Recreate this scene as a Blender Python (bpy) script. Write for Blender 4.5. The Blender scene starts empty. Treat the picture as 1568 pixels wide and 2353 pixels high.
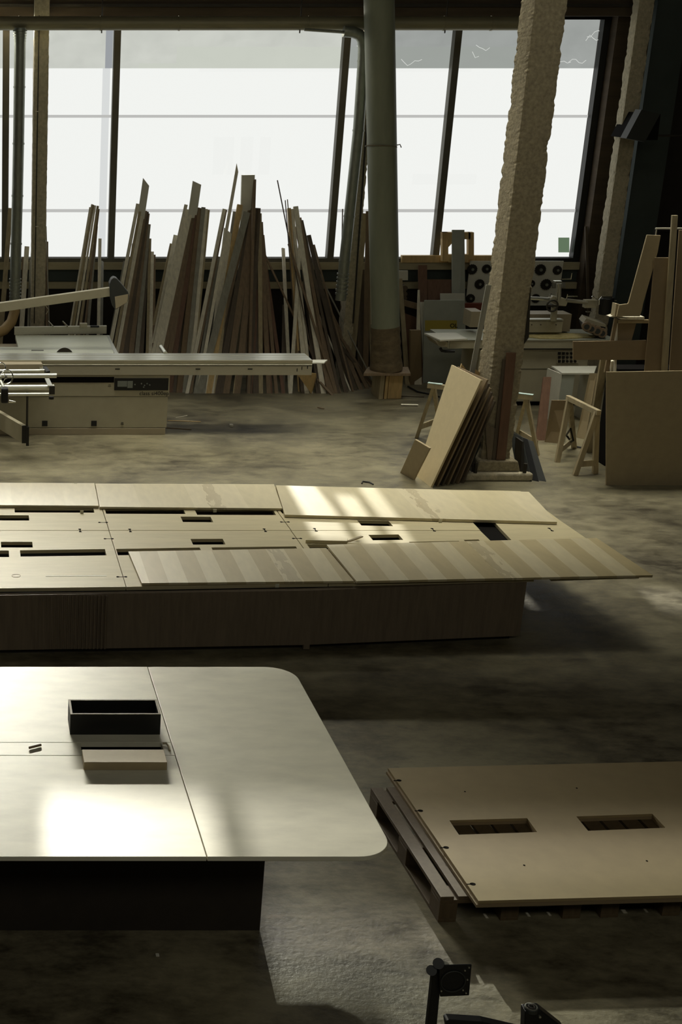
import bpy, bmesh, math, random
from mathutils import Vector, Matrix, noise
random.seed(7)
PI = math.pi
V = Vector
sc = bpy.context.scene
COL = sc.collection

# ------------------------------------------------------------------ camera, world, sun, exposure
PX0, PY0, FPX = -55.0, 1176.5, 3155.0
PITCH = math.radians(18.06)
CAMZ = 4.5
cam_data = bpy.data.cameras.new('camera')
cam = bpy.data.objects.new('camera', cam_data)
COL.objects.link(cam)
cam.location = (0, 0, CAMZ)
cam.rotation_euler = (PI / 2 - PITCH, 0, 0)
cam_data.sensor_fit = 'VERTICAL'
cam_data.sensor_height = 24.0
cam_data.sensor_width = 16.0
cam_data.lens = FPX / 2353.0 * 24.0
cam_data.shift_x = (784.0 - PX0) / 2353.0
cam_data.shift_y = 0.0
cam_data.clip_end = 200
sc.camera = cam

WIN_L = 0.90          # luminance of the white daylight behind the glazing
world = bpy.data.worlds.new('world')
sc.world = world
world.use_nodes = True
wn = world.node_tree
wn.nodes['Background'].inputs[0].default_value = (0.985, 1.0, 0.965, 1)
wn.nodes['Background'].inputs[1].default_value = WIN_L

SUN_D = V((-0.055, -1.0, -0.30)).normalized()      # direction the light travels
SUN_DZ = 0.30
sun_data = bpy.data.lights.new('sun', 'SUN')
sun_data.energy = 5.2
sun_data.color = (1.0, 0.965, 0.83)
sun_data.angle = math.radians(0.6)
sun = bpy.data.objects.new('sun', sun_data)
COL.objects.link(sun)
sun.rotation_euler = SUN_D.to_track_quat('-Z', 'Y').to_euler()
sun.location = (0, 30, 12)
STRIP_L = 22.0
def area(name, loc, look, sx, sy, power, spread, col=(1.0, .968, .83)):
    d = bpy.data.lights.new(name, 'AREA'); d.shape = 'RECTANGLE'; d.size = sx; d.size_y = sy
    d.energy = power; d.spread = math.radians(spread); d.color = col
    o = bpy.data.objects.new(name, d); COL.objects.link(o); o.location = loc
    o.rotation_euler = V(look).normalized().to_track_quat('-Z', 'Y').to_euler()
    return o
area('roof_fill', (3.5, 12.0, 7.3), (0, .75, -.8), 12, 2.0, 72, 150)  # unseen fill lamp added for the camera-facing sides at the back
area('window_side_fill', (3.0, 16.2, 7.3), (0, -.14, -1), 13, 1.6, 215, 70)  # added lamp brightening the back floor and machine tops
area('front_table_fill', (-.7, 20.68, 5.2), (.0, -1, -.235), 4.4, .3, 240, 38)  # added lamp at the window head, aimed at the front table
area('middle_table_fill', (4.6, 12.8, 7.3), (0, -.05, -1), 3.0, 1.0, 20, 46)  # added lamp for the right end of the long table
area('rear_fill', (2.0, 0.0, 7.3), (0, .5, -.8), 12, 2.5, 170, 170)  # added overhead fill that lifts the dark foreground

sc.view_settings.view_transform = 'Standard'
sc.view_settings.look = 'None'
sc.view_settings.exposure = 0.0
sc.view_settings.gamma = 1.0
sc.view_settings.use_curve_mapping = False
sc.cycles.use_denoising = True
sc.cycles.max_bounces = 8
sc.cycles.diffuse_bounces = 5
sc.cycles.glossy_bounces = 3
sc.cycles.sample_clamp_indirect = 4.0

# ------------------------------------------------------------------ pixel -> point helpers
CP, SP = math.cos(PITCH), math.sin(PITCH)
def ray(u, v):
    a = (u - PX0) / FPX; b = -(v - PY0) / FPX
    return V((a, CP + b * SP, -SP + b * CP))
def P(u, v, z=None, Y=None, X=None):
    d = ray(u, v); o = V((0, 0, CAMZ))
    if z is not None: t = (z - CAMZ) / d.z
    elif Y is not None: t = Y / d.y
    else: t = X / d.x
    return o + d * t

# ------------------------------------------------------------------ materials
def s2l(c):
    c = c / 255.0
    return c / 12.92 if c <= 0.04045 else ((c + 0.055) / 1.055) ** 2.4
def rgb(r, g, b): return (s2l(r), s2l(g), s2l(b), 1)
def mat(name, col, rough=0.6, metal=0.0, var=0.12, scale=6.0, stretch=(1, 1, 1), bump=0.0, spec=0.4, col2=None, detail=5, tex='noise'):
    m = bpy.data.materials.new(name); m.use_nodes = True
    nt = m.node_tree; b = nt.nodes['Principled BSDF']
    b.inputs['Roughness'].default_value = rough
    b.inputs['Metallic'].default_value = metal
    b.inputs['Specular IOR Level'].default_value = spec
    tc = nt.nodes.new('ShaderNodeTexCoord'); mp = nt.nodes.new('ShaderNodeMapping')
    mp.inputs['Scale'].default_value = stretch
    nt.links.new(tc.outputs['Object'], mp.inputs[0])
    n = nt.nodes.new('ShaderNodeTexNoise'); n.inputs['Scale'].default_value = scale
    n.inputs['Detail'].default_value = detail; n.inputs['Roughness'].default_value = 0.6
    nt.links.new(mp.outputs[0], n.inputs[0])
    cr = nt.nodes.new('ShaderNodeValToRGB')
    c2 = col2 or tuple(c * (1 - 2.2 * var) for c in col[:3]) + (1,)
    cr.color_ramp.elements[0].position = 0.3; cr.color_ramp.elements[0].color = c2
    cr.color_ramp.elements[1].position = 0.7; cr.color_ramp.elements[1].color = col
    nt.links.new(n.outputs['Fac'], cr.inputs[0]); nt.links.new(cr.outputs[0], b.inputs['Base Color'])
    if bump:
        bp = nt.nodes.new('ShaderNodeBump'); bp.inputs['Strength'].default_value = bump
        bp.inputs['Distance'].default_value = 0.02
        nt.links.new(n.outputs['Fac'], bp.inputs['Height']); nt.links.new(bp.outputs[0], b.inputs['Normal'])
    return m

def wood(name, r, g, b, rough=0.6, grain=(3, 3, 0.4)):
    return mat(name, rgb(r, g, b), rough, 0, 0.13, 9, grain)

M = {}
M['ply'] = mat('birch_ply', rgb(200, 188, 150), .55, 0, .06, 5, (0.5, 3, 3), spec=.25)
M['ply_edge'] = wood('ply_edge', 120, 104, 72)
M['maple'] = mat('maple_veneer', rgb(214, 200, 160), .45, 0, .05, 4, (1, 4, 4))
M['mdf'] = mat('mdf', rgb(206, 190, 150), .6, 0, .04, 12)
M['mdf_sheet'] = mat('mdf_sheet', rgb(158, 140, 102), .6, 0, .05, 8)
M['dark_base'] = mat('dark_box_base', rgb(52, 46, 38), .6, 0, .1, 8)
M['mdf_dull'] = mat('mdf_dull', rgb(168, 152, 118), .65, 0, .05, 10)
M['mdf_raw'] = mat('mdf_raw_brown', rgb(142, 124, 94), .7, 0, .05, 10)
M['white_top'] = mat('pale_laminate', rgb(226, 222, 200), .42, 0, .075, 3.2, (1, 2.6, 1), detail=9, spec=.22)
M['white'] = mat('white_melamine', rgb(214, 212, 196), .45, 0, .05, 4)
M['greyboard'] = mat('grey_melamine', rgb(168, 172, 160), .5, 0, .08, 4)
M['plank_light'] = wood('plank_light', 240, 234, 212)
M['plank_mid'] = wood('plank_mid', 178, 164, 130)
M['plank_brown'] = wood('plank_brown', 138, 118, 92)
M['plank_dark'] = wood('plank_dark', 98, 86, 70)
M['plank_red'] = wood('plank_red', 120, 90, 70)
M['plank_grey'] = wood('plank_grey', 158, 156, 142)
M['pine'] = wood('pine', 214, 184, 128)
M['pallet'] = wood('pallet_wood', 100, 84, 60)
M['base_dark'] = mat('dark_stained_panel', rgb(128, 114, 94), .65, 0, .12, 10, (3, 3, .3))
M['toe'] = mat('toe_kick_black', rgb(38, 34, 28), .7)
M['black_box'] = mat('black_lacquer', rgb(30, 30, 28), .45, 0, .03)
M['black'] = mat('black_paint', rgb(26, 26, 25), .4, 0, .05)
M['black_matte'] = mat('black_matte', rgb(22, 20, 18), .9, 0, .05, spec=.08)
M['black_panel'] = mat('charcoal_panel', rgb(52, 54, 50), .5, 0, .06)
M['slotdark'] = mat('connector_dark', rgb(22, 18, 14), .95, spec=.04)
M['machine'] = mat('machine_cream', rgb(168, 161, 136), .5, 0, .05, 5)
M['machine_lo'] = mat('machine_taupe', rgb(160, 148, 122), .5, 0, .05, 5)
M['machine_top'] = mat('cast_table', rgb(190, 192, 174), .38, .35, .05, 3)
M['alu'] = mat('aluminium', rgb(222, 222, 208), .28, .9, .04, 20, (1, 20, 20))
M['alu_matt'] = mat('aluminium_matt', rgb(190, 186, 168), .45, .6, .05, 20, (1, 20, 20))
M['chrome'] = mat('chrome', rgb(225, 225, 215), .15, 1.0, .02)
M['blade'] = mat('saw_blade_steel', rgb(62, 56, 46), .5, .4, .1)
M['disc'] = mat('dark_disc_steel', rgb(46, 42, 36), .5, .3, .15, 30)
M['galv'] = mat('galvanised_duct', rgb(150, 154, 142), .42, .6, .12, 14, (2, 2, .6))
M['ductbrown'] = mat('aged_duct', rgb(142, 136, 108), .5, .3, .1, 5, (.4, 2, 2))
M['pipegrey'] = mat('grey_green_pipe', rgb(132, 136, 116), .55, 0, .07, 5, (2, 2, .5))
M['pipebag'] = mat('brown_filter_bag', rgb(112, 98, 72), .8, 0, .2, 9, (1, 1, 1.5), bump=.5)
M['concrete'] = mat('rough_concrete', rgb(196, 186, 158), .9, 0, .16, 22, bump=.6)
M['concrete_col'] = mat('rough_concrete_column', rgb(172, 160, 130), .9, 0, .2, 26, bump=.45)
M['steel_dark'] = mat('dark_steel', rgb(60, 56, 48), .6, .3, .1)
M['mullion'] = mat('mullion_steel', rgb(104, 101, 88), .55, .2, .08)
M['frame_dark'] = mat('dark_window_frame', rgb(38, 38, 34), .5, .2, .05)
M['transom'] = mat('transom_grey', rgb(150, 150, 140), .6)
M['wall_dark'] = mat('dark_wall', rgb(52, 46, 38), .85, 0, .12, 3)
M['wall_blue'] = mat('blue_grey_panel', rgb(66, 74, 70), .8, 0, .08, 3)
M['wall_up'] = mat('upper_wall_board', rgb(86, 74, 58), .85, 0, .15, 4, (.3, 1, 3))
M['rail'] = mat('pale_rail', rgb(176, 166, 134), .7, 0, .1, 5, (.5, 2, 2))
M['ceiling'] = mat('ceiling_board', rgb(96, 88, 72), .9, 0, .1, 2)
M['hose'] = mat('tan_hose', rgb(170, 142, 92), .6, 0, .08)
M['tape_blue'] = mat('pale_blue_tape', rgb(196, 220, 214), .5)
M['yellow'] = mat('yellow_label', rgb(172, 156, 66), .6, 0, .05)
M['green'] = mat('green_sticker', rgb(96, 130, 84), .5, 0, .2, 12)
M['ink'] = mat('dark_ink', rgb(36, 36, 32), .7)
M['redbrown'] = mat('red_brown_board', rgb(124, 62, 42), .7, 0, .1)
M['sawdust'] = mat('sawdust', rgb(206, 190, 132), .95, 0, .15, 40, bump=1)
M['screen'] = mat('display_grey', rgb(120, 124, 116), .3, 0, .05)
M['rope'] = mat('rope', rgb(120, 112, 90), .8)
M['tape'] = mat('masking_tape', rgb(226, 222, 196), .6)

# floor: polished, stained concrete
def floor_mat():
    m = bpy.data.materials.new('workshop_concrete_floor'); m.use_nodes = True
    nt = m.node_tree; L = nt.links; b = nt.nodes['Principled BSDF']
    tc = nt.nodes.new('ShaderNodeTexCoord')
    def nz(scale, det, st=(1, 1, 1), rg=.6):
        mp = nt.nodes.new('ShaderNodeMapping'); mp.inputs['Scale'].default_value = st
        L.new(tc.outputs['Object'], mp.inputs[0])
        n = nt.nodes.new('ShaderNodeTexNoise'); n.inputs['Scale'].default_value = scale; n.inputs['Detail'].default_value = det
        n.inputs['Roughness'].default_value = rg
        L.new(mp.outputs[0], n.inputs[0]); return n
    a = nz(0.7, 4); c = nz(4.5, 9, (1, 1.8, 1), rg=.72); d = nz(38, 4)
    mx = nt.nodes.new('ShaderNodeMix'); mx.data_type = 'FLOAT'; mx.inputs[0].default_value = .5
    L.new(a.outputs['Fac'], mx.inputs[2]); L.new(c.outputs['Fac'], mx.inputs[3])
    cr = nt.nodes.new('ShaderNodeValToRGB'); e = cr.color_ramp.elements
    e[0].position = .38; e[0].color = rgb(66, 60, 46)
    e[1].position = .60; e[1].color = rgb(140, 132, 105)
    L.new(mx.outputs[0], cr.inputs[0]); L.new(cr.outputs[0], b.inputs['Base Color'])
    rr = nt.nodes.new('ShaderNodeMapRange'); rr.inputs[1].default_value = .35; rr.inputs[2].default_value = .65
    rr.inputs[3].default_value = .36; rr.inputs[4].default_value = .52
    L.new(c.outputs['Fac'], rr.inputs[0]); L.new(rr.outputs[0], b.inputs['Roughness'])
    bp = nt.nodes.new('ShaderNodeBump'); bp.inputs["Strength"].default_value = .45; bp.inputs["Distance"].default_value = .01
    mx2 = nt.nodes.new('ShaderNodeMix'); mx2.data_type = 'FLOAT'; mx2.inputs[0].default_value = .5
    L.new(c.outputs['Fac'], mx2.inputs[2]); L.new(d.outputs['Fac'], mx2.inputs[3])
    L.new(mx2.outputs[0], bp.inputs['Height']); L.new(bp.outputs[0], b.inputs['Normal'])
    b.inputs['Specular IOR Level'].default_value = .5
    return m
M['floor'] = floor_mat()

def stripe_mat(name, width, ca, cb, stain_x, stain_y=0):
    """veneer in parallel leaves of two tones, with one knotty dark leaf"""
    m = bpy.data.materials.new(name); m.use_nodes = True
    nt = m.node_tree; L = nt.links; b = nt.nodes['Principled BSDF']; b.inputs['Roughness'].default_value = .45
    tc = nt.nodes.new('ShaderNodeTexCoord'); sp = nt.nodes.new('ShaderNodeSeparateXYZ'); L.new(tc.outputs['Object'], sp.inputs[0])
    def math_(op, a, bv, cv=None):
        n = nt.nodes.new('ShaderNodeMath'); n.operation = op
        for i, q in enumerate((a, bv, cv)):
            if q is None: continue
            if isinstance(q, (int, float)): n.inputs[i].default_value = q
            else: L.new(q, n.inputs[i])
        return n.outputs[0]
    f = math_('FRACT', math_('DIVIDE', sp.outputs[0], width * 2), 0)
    s = math_('GREATER_THAN', f, .5)
    nz = nt.nodes.new('ShaderNodeTexNoise'); nz.inputs['Scale'].default_value = 6
    mp = nt.nodes.new('ShaderNodeMapping'); mp.inputs['Scale'].default_value = (3, .8, 1)
    L.new(tc.outputs['Object'], mp.inputs[0]); L.new(mp.outputs[0], nz.inputs[0]); nz.inputs['Detail'].default_value = 6
    c1 = nt.nodes.new('ShaderNodeMix'); c1.data_type = 'RGBA'; L.new(s, c1.inputs[0])
    c1.inputs[6].default_value = ca; c1.inputs[7].default_value = cb
    # stain column
    wob = math_('MULTIPLY_ADD', nz.outputs['Fac'], .35, -.175)
    dx = math_('ABSOLUTE', math_('ADD', math_('ADD', sp.outputs[0], -stain_x), wob), 0)
    k = math_('LESS_THAN', dx, .045)
    k2 = math_('MULTIPLY', k, math_('MULTIPLY', nz.outputs['Fac'], .9))
    c2 = nt.nodes.new('ShaderNodeMix'); c2.data_type = 'RGBA'; L.new(k2, c2.inputs[0]); L.new(c1.outputs[2], c2.inputs[6])
    c2.inputs[7].default_value = rgb(150, 132, 92)
    c3 = nt.nodes.new('ShaderNodeMix'); c3.data_type = 'RGBA'; c3.blend_type = 'MULTIPLY'; c3.inputs[0].default_value = .25
    L.new(c2.outputs[2], c3.inputs[6]); L.new(nz.outputs['Fac'], c3.inputs[7])
    L.new(c3.outputs[2], b.inputs['Base Color'])
    return m

def emis(name, col, strength, grime=None):
    m = bpy.data.materials.new(name); m.use_nodes = True
    nt = m.node_tree; nt.nodes.clear()
    o = nt.nodes.new('ShaderNodeOutputMaterial'); e = nt.nodes.new('ShaderNodeEmission')
    e.inputs[0].default_value = col; e.inputs[1].default_value = strength
    nt.links.new(e.outputs[0], o.inputs[0])
    if grime:
        tc = nt.nodes.new('ShaderNodeTexCoord'); n = nt.nodes.new('ShaderNodeTexNoise')
        mp = nt.nodes.new('ShaderNodeMapping'); mp.inputs['Scale'].default_value = (1, 1, 1.6)
        nt.links.new(tc.outputs['Object'], mp.inputs[0]); nt.links.new(mp.outputs[0], n.inputs[0])
        n.inputs['Scale'].default_value = 2.2; n.inputs['Detail'].default_value = 9; n.inputs['Distortion'].default_value = .3
        cr = nt.nodes.new('ShaderNodeValToRGB'); el = cr.color_ramp.elements
        el[0].position = .3; el[0].color = tuple(c * .93 for c in col[:3]) + (1,)
        el[1].position = .7; el[1].color = tuple(c * 1.06 for c in col[:3]) + (1,)
        k = el.new(.5); k.color = col
        nt.links.new(n.outputs['Fac'], cr.inputs[0]); nt.links.new(cr.outputs[0], e.inputs[0])
    return m
M['pane'] = emis('frosted_daylit_glass', (0.985, 1.0, 0.965, 1), WIN_L)
M['pane_film'] = emis('daylit_plastic_film', (0.70, 0.72, 0.655, 1), WIN_L * .92, grime=True)
M['pane_film2'] = emis('daylit_grey_film', (0.40, 0.42, 0.40, 1), WIN_L * .92, grime=True)
M['wrinkle_glow'] = emis('backlit_wrinkle', (.74, .76, .72, 1), WIN_L)
M['transom_glow'] = emis('glowing_glazing_joint', (.80, .80, .77, 1), WIN_L * .70)  # light through the joints is put in as emission
for _i, _k in enumerate((1, 1, 1, .4, .15, .15)):
    M['glow_strip%d' % _i] = emis('added_glow_strip', (1.0, 0.955, 0.81, 1), STRIP_L * _k)  # glow of the hidden strip, added as key light for the room
def clear_mat():
    m = bpy.data.materials.new('clear_glass'); m.use_nodes = True
    nt = m.node_tree; nt.nodes.clear()
    o = nt.nodes.new('ShaderNodeOutputMaterial'); t = nt.nodes.new('ShaderNodeBsdfTransparent'); g = nt.nodes.new('ShaderNodeBsdfGlossy')
    g.inputs['Roughness'].default_value = .05
    mx = nt.nodes.new('ShaderNodeMixShader'); mx.inputs[0].default_value = .02
    nt.links.new(t.outputs[0], mx.inputs[1]); nt.links.new(g.outputs[0], mx.inputs[2]); nt.links.new(mx.outputs[0], o.inputs[0])
    return m
M['clear'] = clear_mat()
def hazy(base, k, tc=(1, 1, 1, 1)):
    m = M[base].copy(); m.name = base + '_thin'; nt = m.node_tree
    o = [n for n in nt.nodes if n.type == 'OUTPUT_MATERIAL'][0]; src = o.inputs[0].links[0].from_socket
    t = nt.nodes.new('ShaderNodeBsdfTransparent'); mx = nt.nodes.new('ShaderNodeMixShader'); mx.inputs[0].default_value = k; t.inputs[0].default_value = tc
    nt.links.new(src, mx.inputs[1]); nt.links.new(t.outputs[0], mx.inputs[2]); nt.links.new(mx.outputs[0], o.inputs[0])
    return m
M['pane_thin'] = hazy('pane', .28)
M['strip_thin'] = hazy('glow_strip2', .45)
M['film_thin'] = hazy('pane_film', .8, (.65, .67, .61, 1))
M['film2_thin'] = hazy('pane_film2', .8, (.37, .39, .37, 1))

# ------------------------------------------------------------------ mesh builders
WL = {}
def wl(o): return WL.get(o.name, V((0, 0, 0)))
class MB:
    def __init__(s): s.bm = bmesh.new()
    def faces(s, vs, fs):
        b = [s.bm.verts.new(v) for v in vs]
        for f in fs:
            try: s.bm.faces.new([b[i] for i in f])
            except ValueError: pass
        return s
    def box(s, a, b):
        x0, y0, z0 = a; x1, y1, z1 = b
        vs = [(x0,y0,z0),(x1,y0,z0),(x1,y1,z0),(x0,y1,z0),(x0,y0,z1),(x1,y0,z1),(x1,y1,z1),(x0,y1,z1)]
        return s.faces(vs, [(0,3,2,1),(4,5,6,7),(0,1,5,4),(1,2,6,5),(2,3,7,6),(3,0,4,7)])
    def prism(s, pts, vec):
        n = len(pts); vec = V(vec)
        vs = [V(p) for p in pts] + [V(p) + vec for p in pts]
        fs = [tuple(range(n)), tuple(range(2 * n - 1, n - 1, -1))] + [(i, (i + 1) % n, n + (i + 1) % n, n + i) for i in range(n)]
        return s.faces(vs, fs)
    def tube(s, p0, p1, r, r1=None, n=16):
        p0, p1 = V(p0), V(p1); r1 = r if r1 is None else r1
        a = (p1 - p0).normalized(); t = a.orthogonal().normalized(); w = a.cross(t)
        vs = []
        for p, q in ((p0, r), (p1, r1)):
            for i in range(n):
                an = 2 * PI * i / n; vs.append(p + t * math.cos(an) * q + w * math.sin(an) * q)
        fs = [tuple(range(n - 1, -1, -1)), tuple(range(n, 2 * n))] + [(i, (i + 1) % n, n + (i + 1) % n, n + i) for i in range(n)]
        return s.faces(vs, fs)
    def sweep(s, pts, r, n=10):
        pts = [V(p) for p in pts]; rs = r if isinstance(r, (list, tuple)) else [r] * len(pts)
        vs = []; t = None
        for k, p in enumerate(pts):
            a = (pts[min(k + 1, len(pts) - 1)] - pts[max(k - 1, 0)]).normalized()
            t = a.orthogonal().normalized() if t is None else (t - a * t.dot(a)).normalized()
            w = a.cross(t)
            for i in range(n):
                an = 2 * PI * i / n; vs.append(p + (t * math.cos(an) + w * math.sin(an)) * rs[k])
        fs = []
        for k in range(len(pts) - 1):
            for i in range(n):
                fs.append((k*n+i, k*n+(i+1)%n, (k+1)*n+(i+1)%n, (k+1)*n+i))
        fs += [tuple(range(n - 1, -1, -1)), tuple(range((len(pts)-1)*n, len(pts)*n))]
        return s.faces(vs, fs)
    def ring(s, c, axis, R, r, n=24, m=8, a0=0, a1=2 * PI):
        c = V(c); a = V(axis).normalized(); t = a.orthogonal().normalized(); w = a.cross(t)
        pts = [c + (t * math.cos(a0 + (a1 - a0) * i / n) + w * math.sin(a0 + (a1 - a0) * i / n)) * R for i in range(n + 1)]
        return s.sweep(pts, r, m)
    def poly(s, outer, holes, vec):
        """flat polygon with holes, extruded by vec"""
        tmp = bmesh.new(); edges = []
        for loop in [outer] + list(holes):
            vs = [tmp.verts.new(V(p)) for p in loop]
            for i in range(len(vs)): edges.append(tmp.edges.new((vs[i], vs[(i + 1) % len(vs)])))
        r = bmesh.ops.triangle_fill(tmp, use_beauty=True, use_dissolve=False, edges=edges)
        fs = [f for f in tmp.faces]
        ext = bmesh.ops.extrude_face_region(tmp, geom=fs, use_keep_orig=True)
        bmesh.ops.translate(tmp, verts=[g for g in ext['geom'] if isinstance(g, bmesh.types.BMVert)], vec=V(vec))
        me = bpy.data.meshes.new('t'); tmp.to_mesh(me); tmp.free(); s.bm.from_mesh(me); bpy.data.meshes.remove(me)
        return s
    def build(s, name, m, parent=None, bevel=0, smooth=False, label=None):
        bm = s.bm
        bmesh.ops.recalc_face_normals(bm, faces=bm.faces)
        cs = [v.co for v in bm.verts]
        lo = V((min(c.x for c in cs), min(c.y for c in cs), min(c.z for c in cs)))
        hi = V((max(c.x for c in cs), max(c.y for c in cs), max(c.z for c in cs)))
        o3 = V(((lo.x + hi.x) / 2, (lo.y + hi.y) / 2, lo.z))
        for v in bm.verts: v.co -= o3
        me = bpy.data.meshes.new(name); bm.to_mesh(me); bm.free()
        if smooth:
            for p in me.polygons: p.use_smooth = True
            try: me.set_sharp_from_angle(angle=math.radians(40))
            except Exception: pass
        for mm in (m if isinstance(m, (list, tuple)) else [m]):
            me.materials.append(mm if not isinstance(mm, str) else M[mm])
        o = bpy.data.objects.new(name, me); COL.objects.link(o)
        WL[o.name] = o3.copy()
        if parent is not None:
            o.parent = parent; o.location = o3 - wl(parent)
        else: o.location = o3
        if bevel:
            b = o.modifiers.new('bevel', 'BEVEL'); b.width = bevel; b.segments = 2; b.limit_method = 'ANGLE'
        if label: o['label'] = label
        return o
def tag(o, label, cat, group=None, kind=None):
    o['label'] = label; o['category'] = cat
    if group: o['group'] = group
    if kind: o['kind'] = kind
    return o
def thing(name, label, cat, loc, group=None):
    o = bpy.data.objects.new(name, None); COL.objects.link(o); o.location = V(loc); WL[o.name] = V(loc)
    o.empty_display_size = .1
    return tag(o, label, cat, group)
def struct(o, label=None):
    o['kind'] = 'structure'
    if label: o['label'] = label
    return o
def text_mesh(body, name, m, origin, xdir, updir, size, parent=None, depth=.001, bold=False):
    cu = bpy.data.curves.new(name, 'FONT'); cu.body = body; cu.size = size; cu.extrude = depth
    if bold: cu.offset = size * .02
    t = bpy.data.objects.new('tmp_text', cu); COL.objects.link(t)
    dg = bpy.context.evaluated_depsgraph_get()
    me = bpy.data.meshes.new_from_object(t.evaluated_get(dg)); bpy.data.objects.remove(t)
    me.name = name; x = V(xdir).normalized(); y = V(updir).normalized(); z = x.cross(y)
    R = Matrix((x, y, z)).transposed().to_4x4()
    me.transform(Matrix.Translation(V(origin)) @ R)
    mb = MB(); mb.bm.from_mesh(me); bpy.data.meshes.remove(me)
    return mb.build(name, m, parent)

# ------------------------------------------------------------------ the setting
WY = 20.8
XL, XR, YB, ZC = -9.0, 11.2, -4.0, 7.4
struct(MB().box((XL, YB, -.1), (XR, WY + .3, 0)).build('floor', 'floor'), 'grey-brown worn concrete workshop floor with dull shine')
struct(MB().box((XL, YB, ZC), (XR, WY + .3, ZC + .1)).build('ceiling', 'ceiling'))
struct(MB().box((XL - .2, YB, 0), (XL, WY + .3, ZC)).build('wall_left', 'ceiling'))
struct(MB().box((XR, YB, 0), (XR + .2, WY + .3, ZC)).build('wall_right', 'wall_dark'))
struct(MB().box((XL, YB - .2, 0), (XR, YB, ZC)).build('wall_front', 'ceiling'))
Z_SILL = P(100, 592, Y=WY).z
Z_FILM = P(100, 157, Y=WY).z
Z_HEAD = P(100, 66, Y=WY).z
Z_HEAD_R = P(1340, 45, Y=WY).z
S0, S1 = Z_HEAD + .03, Z_HEAD + .42     # added emissive strip, hidden behind the duct, to light the room
XWR = P(1349, 330, Y=WY).x + .0
xr_of = lambda u: P(u, 330, Y=WY).x
# window bays between the mullions
mull = [12.7, 262.3, 778.0, 1026.0]
MX = [xr_of(u) for u in mull]
STEP = MX[1] - MX[0]
bays = [(-7.6, MX[0] - STEP * 2), (MX[0] - STEP * 2, MX[0]), (MX[0], MX[1]), (MX[1], MX[2]), (MX[2], MX[3]), (MX[3], XWR)]
# wall around the windows
w = MB()
w.box((XL, WY, 0), (XR, WY + .25, Z_SILL))
w.box((XL, WY, S1 + .02), (XR, WY + .25, ZC))
w.box((XL, WY, Z_SILL), (-7.6, WY + .25, S1 + .02))
w.box((XWR + .04, WY, Z_SILL), (XR, WY + .25, S1 + .02))
w.box((MX[3] + .9, WY + .12, Z_HEAD_R + .02), (XWR + .04, WY + .25, S1 + .02))
struct(w.build('wall_back', 'wall_dark'), 'dark wall under and beside the workshop windows')
struct(MB().box((-7.6, WY - .02, Z_HEAD - .005), (XWR - .8, WY + .2, S0)).build('trim_1', 'frame_dark'))
# invented clear cells that aim the low sun: rectangles (x0,x1,z0,z1) on the window plane
def sunrect(x0, x1, y0, y1, zt):
    k = (WY - (y0 + y1) / 2) * .055
    return (x0 + k, x1 + k, zt + (WY - y1) * SUN_DZ, zt + (WY - y0) * SUN_DZ)
def tgt(u, v, z):
    p = P(u, v, z=z); return p
pa, pb = tgt(90, 1840, .75), tgt(510, 1965, .75)
CLEAR = []
ZM = .59
CLEAR.append(sunrect(3.02, 3.32, 11.15, 12.95, ZM))
CLEAR.append(sunrect(3.42, 3.60, 11.15, 12.95, ZM))
CLEAR.append(sunrect(3.70, 3.86, 11.15, 12.95, ZM))
CLEAR.append(sunrect(4.78, 4.90, 11.0, 11.4, 0))
CLEAR.append(sunrect(4.98, 5.10, 11.0, 11.4, 0))
CLEAR.append(sunrect(5.95, 6.9, 10.95, 11.45, 0))
CLEAR.append(sunrect(2.45, 6.4, 6.35, 6.82, .2))
THIN = [sunrect(1.55, 7.5, 5.75, 6.5, 0), sunrect(2.05, 7.5, 5.0, 5.75, 0)]  # half-clear cells added to let weak sun onto the floor
SUNSTRIP = [sunrect(.36, 1.24, 5.6, 6.50, .75), sunrect(1.40, 2.15, 5.6, 6.45, .75)]

def pane_mesh(name, x0, x1, z0, z1, y, base, parent, clears, thin=(), tm='pane_thin'):
    xs = {x0, x1}; zs = {z0, z1}
    cl = [(max(a, x0), min(b, x1), max(c, z0), min(d, z1)) for a, b, c, d in clears]
    cl = [c for c in cl if c[0] < c[1] and c[2] < c[3]]
    th = [(max(a, x0), min(b, x1), max(c, z0), min(d, z1)) for a, b, c, d in thin]
    th = [c for c in th if c[0] < c[1] and c[2] < c[3]]
    for a, b, c, d in cl + th: xs |= {a, b}; zs |= {c, d}
    xs, zs = sorted(xs), sorted(zs)
    mb = MB(); bm = mb.bm; g = {}
    for i, x in enumerate(xs):
        for j, z in enumerate(zs): g[i, j] = bm.verts.new((x, y, z))
    for i in range(len(xs) - 1):
        for j in range(len(zs) - 1):
            f = bm.faces.new((g[i, j], g[i+1, j], g[i+1, j+1], g[i, j+1]))
            cx, cz = (xs[i] + xs[i+1]) / 2, (zs[j] + zs[j+1]) / 2
            f.material_index = 1 if any(a < cx < b and c < cz < d for a, b, c, d in cl) else (2 if any(a < cx < b and c < cz < d for a, b, c, d in th) else 0)
    bmesh.ops.recalc_face_normals(bm, faces=bm.faces)
    return mb.build(name, [base, 'clear', tm], parent)

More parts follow.
